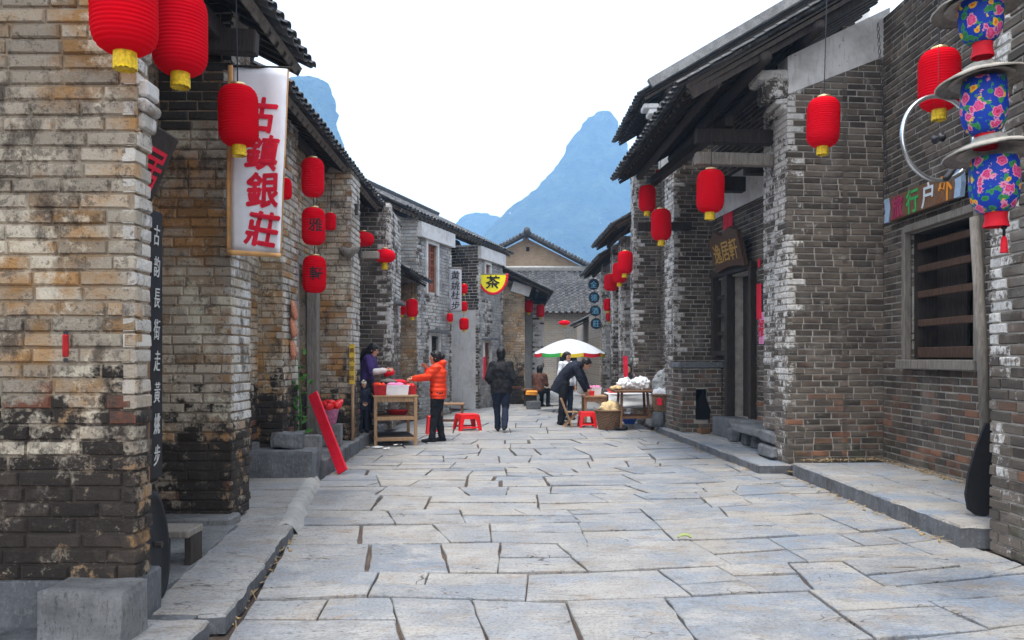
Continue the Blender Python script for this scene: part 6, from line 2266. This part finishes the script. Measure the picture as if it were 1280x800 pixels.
tub('red_basin', 'small bright red bowl on the low table', (1.72, 17.72, .66), .2, .16, .10, 'red_plastic', 0, None, 'bowl')
cl = thing('white_cloth', 'white sheet spread over a low stand behind the plank table', 'cloth', (2.35, 17.7, 0))
part(cl, 'stand', 'wood_brown', lambda m: [m.box((x, y, .31), (.05, .05, .62)) for x in (2.18, 3.0) for y in (17.5, 18.2)])
cloth('sheet', (2.10, 17.42, .40), (3.05, 17.42, .42), (3.05, 17.44, .70), (2.10, 17.44, .72), 'white_bag', cl, 16, 8, .05)
part(cl, 'sheet_top', 'white_bag', lambda m: m.box((2.57, 17.8, .70), (.97, .74, .03), None, .01))
tub('fruit_tray', 'tray of red packets on the white sheet', (2.35, 17.9, .716), .4, .3, .08, 'red_plastic', .1, 'red_dark', 'tray')


def basket(name, label, c, r, hgt, cat='basket', fill=None, group=None):
    t = thing(name, label, cat, c, 0, group)
    m = MB()
    n = 48
    rows = 16
    vs, fs = [], []
    for i in range(rows + 1):
        z = hgt * i / rows
        rr = r * (.72 + .28 * (i / rows) ** .7)
        for j in range(n):
            q = 2 * math.pi * j / n
            b = .010 * (1 if (i + j // 2) % 2 else -1)
            vs.append(((rr + b) * math.cos(q), (rr + b) * math.sin(q), z))
    for i in range(rows):
        for j in range(n):
            e = (j + 1) % n
            fs.append((i * n + j, i * n + e, (i + 1) * n + e, (i + 1) * n + j))
    fs.append(tuple(range(n - 1, -1, -1)))
    m.add(vs, fs)
    m.build('weave', 'wicker', t, False, True)
    part(t, 'rim', 'wicker', lambda m: m.tube([((r + .005) * math.cos(q), (r + .005) * math.sin(q), hgt) for q in [2 * math.pi * j / 32 for j in range(33)]], .018, 8), True, True)
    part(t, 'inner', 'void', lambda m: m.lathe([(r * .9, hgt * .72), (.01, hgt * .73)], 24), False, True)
    return t


basket('wicker_basket', 'large brown wicker basket standing beside the red stool', (2.03, 16.72, 0), .29, .40)
bag('straw_sack', 'pale straw-coloured sack lying in the wicker basket', (2.07, 16.72, .28), (.23, .2, .17), 'bread', .06, 'sack', False, 5)
bag('blue_sack', 'small blue bag on the ground under the plank table', (2.55, 17.35, .06), (.14, .12, .12), 'blue_bag', .05, 'bag', True, 6)
bag('black_bag', 'black crumpled bag on the paving under the plank table', (2.25, 16.55, .0), (.15, .12, .05), 'coat_black', .04, 'bag', False, 9)
cr_ = thing('folding_chair', 'slatted bamboo folding chair behind the bending man', 'chair', (1.2, 17.4, 0))
for y in (17.2, 17.52):
    part(cr_, 'back_post', 'wood_stall', lambda m: m.bar((1.30, y, 0), (1.06 + .0, y, .62), .035, .035, (0, 1, 0), .004))
    part(cr_, 'leg', 'wood_stall', lambda m: m.bar((1.12, y + .03, 0), (1.42, y + .03, .32), .03, .03, (0, 1, 0), .004))
for z, x in ((.16, 1.235), (.36, 1.16), (.55, 1.085)):
    part(cr_, 'rung', 'wood_stall', lambda m: m.bar((x, 17.2, z), (x, 17.52, z), .03, .03))
for k_ in range(5):
    part(cr_, 'seat_slat', 'wood_stall', lambda m: m.bar((1.17 + .055 * k_, 17.18, .325), (1.17 + .055 * k_, 17.54, .325), .045, .015))
# stool-pots and sack by the far pier
basket('wicker_basket', 'wicker basket with a red mark raised on stones beside the brick stove', (3.02, 16.0, .43), .22, .33)
part(bpy.data.objects['wicker_basket.001'], 'red_mark', 'ink_red', lambda m: m.box((-.10, -.185, .2), (.1, .012, .14), (0, 0, R(-28))), False, True)
bag('grey_sack', 'tall grey woven sack standing in the raised basket', (3.04, 16.1, .76), (.21, .18, .27), 'grey_sack', .06, 'sack', True, 11)
bag('plastic_bag', 'white plastic wrap bulging over the rim of the raised basket', (3.0, 15.96, .72), (.19, .15, .10), 'white_bag', .06, 'bag', False, 12)
for x, y, i in ((2.92, 15.95, 0), (3.16, 15.98, 1)):
    t = thing('clay_pot', ('small dark clay pot under the raised basket', 'rounded grey clay pot under the raised basket, next to the stove')[i], 'pot', (x, y, .12))
    part(t, 'pot', 'stone_dark' if i == 0 else 'stone', lambda m: m.lathe([(.08, 0), (.12, .08), (.13, .18), (.11, .26), (.115, .29), (.10, .30)], 20), True, True)
block('rubble_heap', 'low heap of dark rubble on the platform by the clay pots', 'rubble', (2.98, 16.55, .17), (.36, .3, .13), 'stone_dark', R(20), .06, 4)

# parasol
pa_ = thing('parasol', 'large white stall parasol with rainbow valance', 'parasol', (1.63, 22.2, 0))
pc = Vector((1.60, 22.2, 0))
zr, zt, rr_ = 1.63, 2.02, .98
part(pa_, 'pole', 'steel', lambda m: m.tube([pc, pc + Vector((0, 0, 2.02))], .022, 10), True)
part(pa_, 'base', 'cement', lambda m: m.lathe([(.22, 0), (.22, .08), (.05, .1)], 20, pc))
nseg = 10
for i in range(nseg):
    a0, a1 = 2 * math.pi * i / nseg, 2 * math.pi * (i + 1) / nseg
    vs, fs = [], []
    rows = 8
    for j in range(rows + 1):
        f = j / rows
        r_ = rr_ * f
        z = zt - (zt - zr) * f ** 1.6
        for s in range(5):
            a = a0 + (a1 - a0) * s / 4
            dip = -.03 * f * math.sin(math.pi * s / 4)
            vs.append(pc + Vector((r_ * math.cos(a), r_ * math.sin(a), z + dip)))
    for j in range(rows):
        for s in range(4):
            b = j * 5 + s
            fs.append((b, b + 5, b + 6, b + 1))
    part(pa_, 'canopy_panel', 'umbrella_white', lambda m: m.add(vs, fs), True)
    vs = []
    for dz in (0, -.10):
        for s in range(5):
            a = a0 + (a1 - a0) * s / 4
            vs.append(pc + Vector((rr_ * math.cos(a), rr_ * math.sin(a), zr - .03 * math.sin(math.pi * s / 4) + dz)))
    part(pa_, 'valance', ('u_red', 'u_yellow', 'u_green', 'u_yellow', 'u_red', 'u_violet', 'u_blue', 'u_red', 'u_green', 'u_yellow')[(i + 2) % 10], lambda m: m.add(vs, [(s, s + 5, s + 6, s + 1) for s in range(4)]))
    part(pa_, 'rib', 'steel', lambda m: m.tube([pc + Vector((0, 0, zt - .02)), pc + Vector((rr_ * .5 * math.cos(a0), rr_ * .5 * math.sin(a0), zt - (zt - zr) * .5 ** 1.6 - .015)), pc + Vector((rr_ * math.cos(a0), rr_ * math.sin(a0), zr - .01))], .006, 6))
# far low stall by the ochre house
fs_ = thing('low_stall', 'low plank stall with orange cloth beside the seated person in brown', 'table', (.8, 24.8, 0))
part(fs_, 'top', 'wood_brown', lambda m: m.box((.95, 24.9, .50), (1.3, .5, .05)))
for x in (.4, 1.5):
    part(fs_, 'leg', 'wood_dark', lambda m: m.box((x, 24.9, .24), (.07, .4, .48)))
oc = thing('orange_cloth', 'orange cloth folded over a crate beside the low stall', 'cloth', (.55, 24.0, 0))
part(oc, 'crate', 'wood_dark', lambda m: m.box((.58, 24.0, .2), (.32, .3, .4)))
o = part(oc, 'cloth', 'paint_orange', lambda m: m.box((.58, 23.98, .44), (.36, .36, .14), None, .03)); rough(o.data, .03, 9)
block('stone_block', 'grey stone block on the paving before the ochre house', 'block', (.62, 23.2, .12), (.4, .3, .24), 'stone_dark', R(8), .02, 4)

PLACE.exclude = False
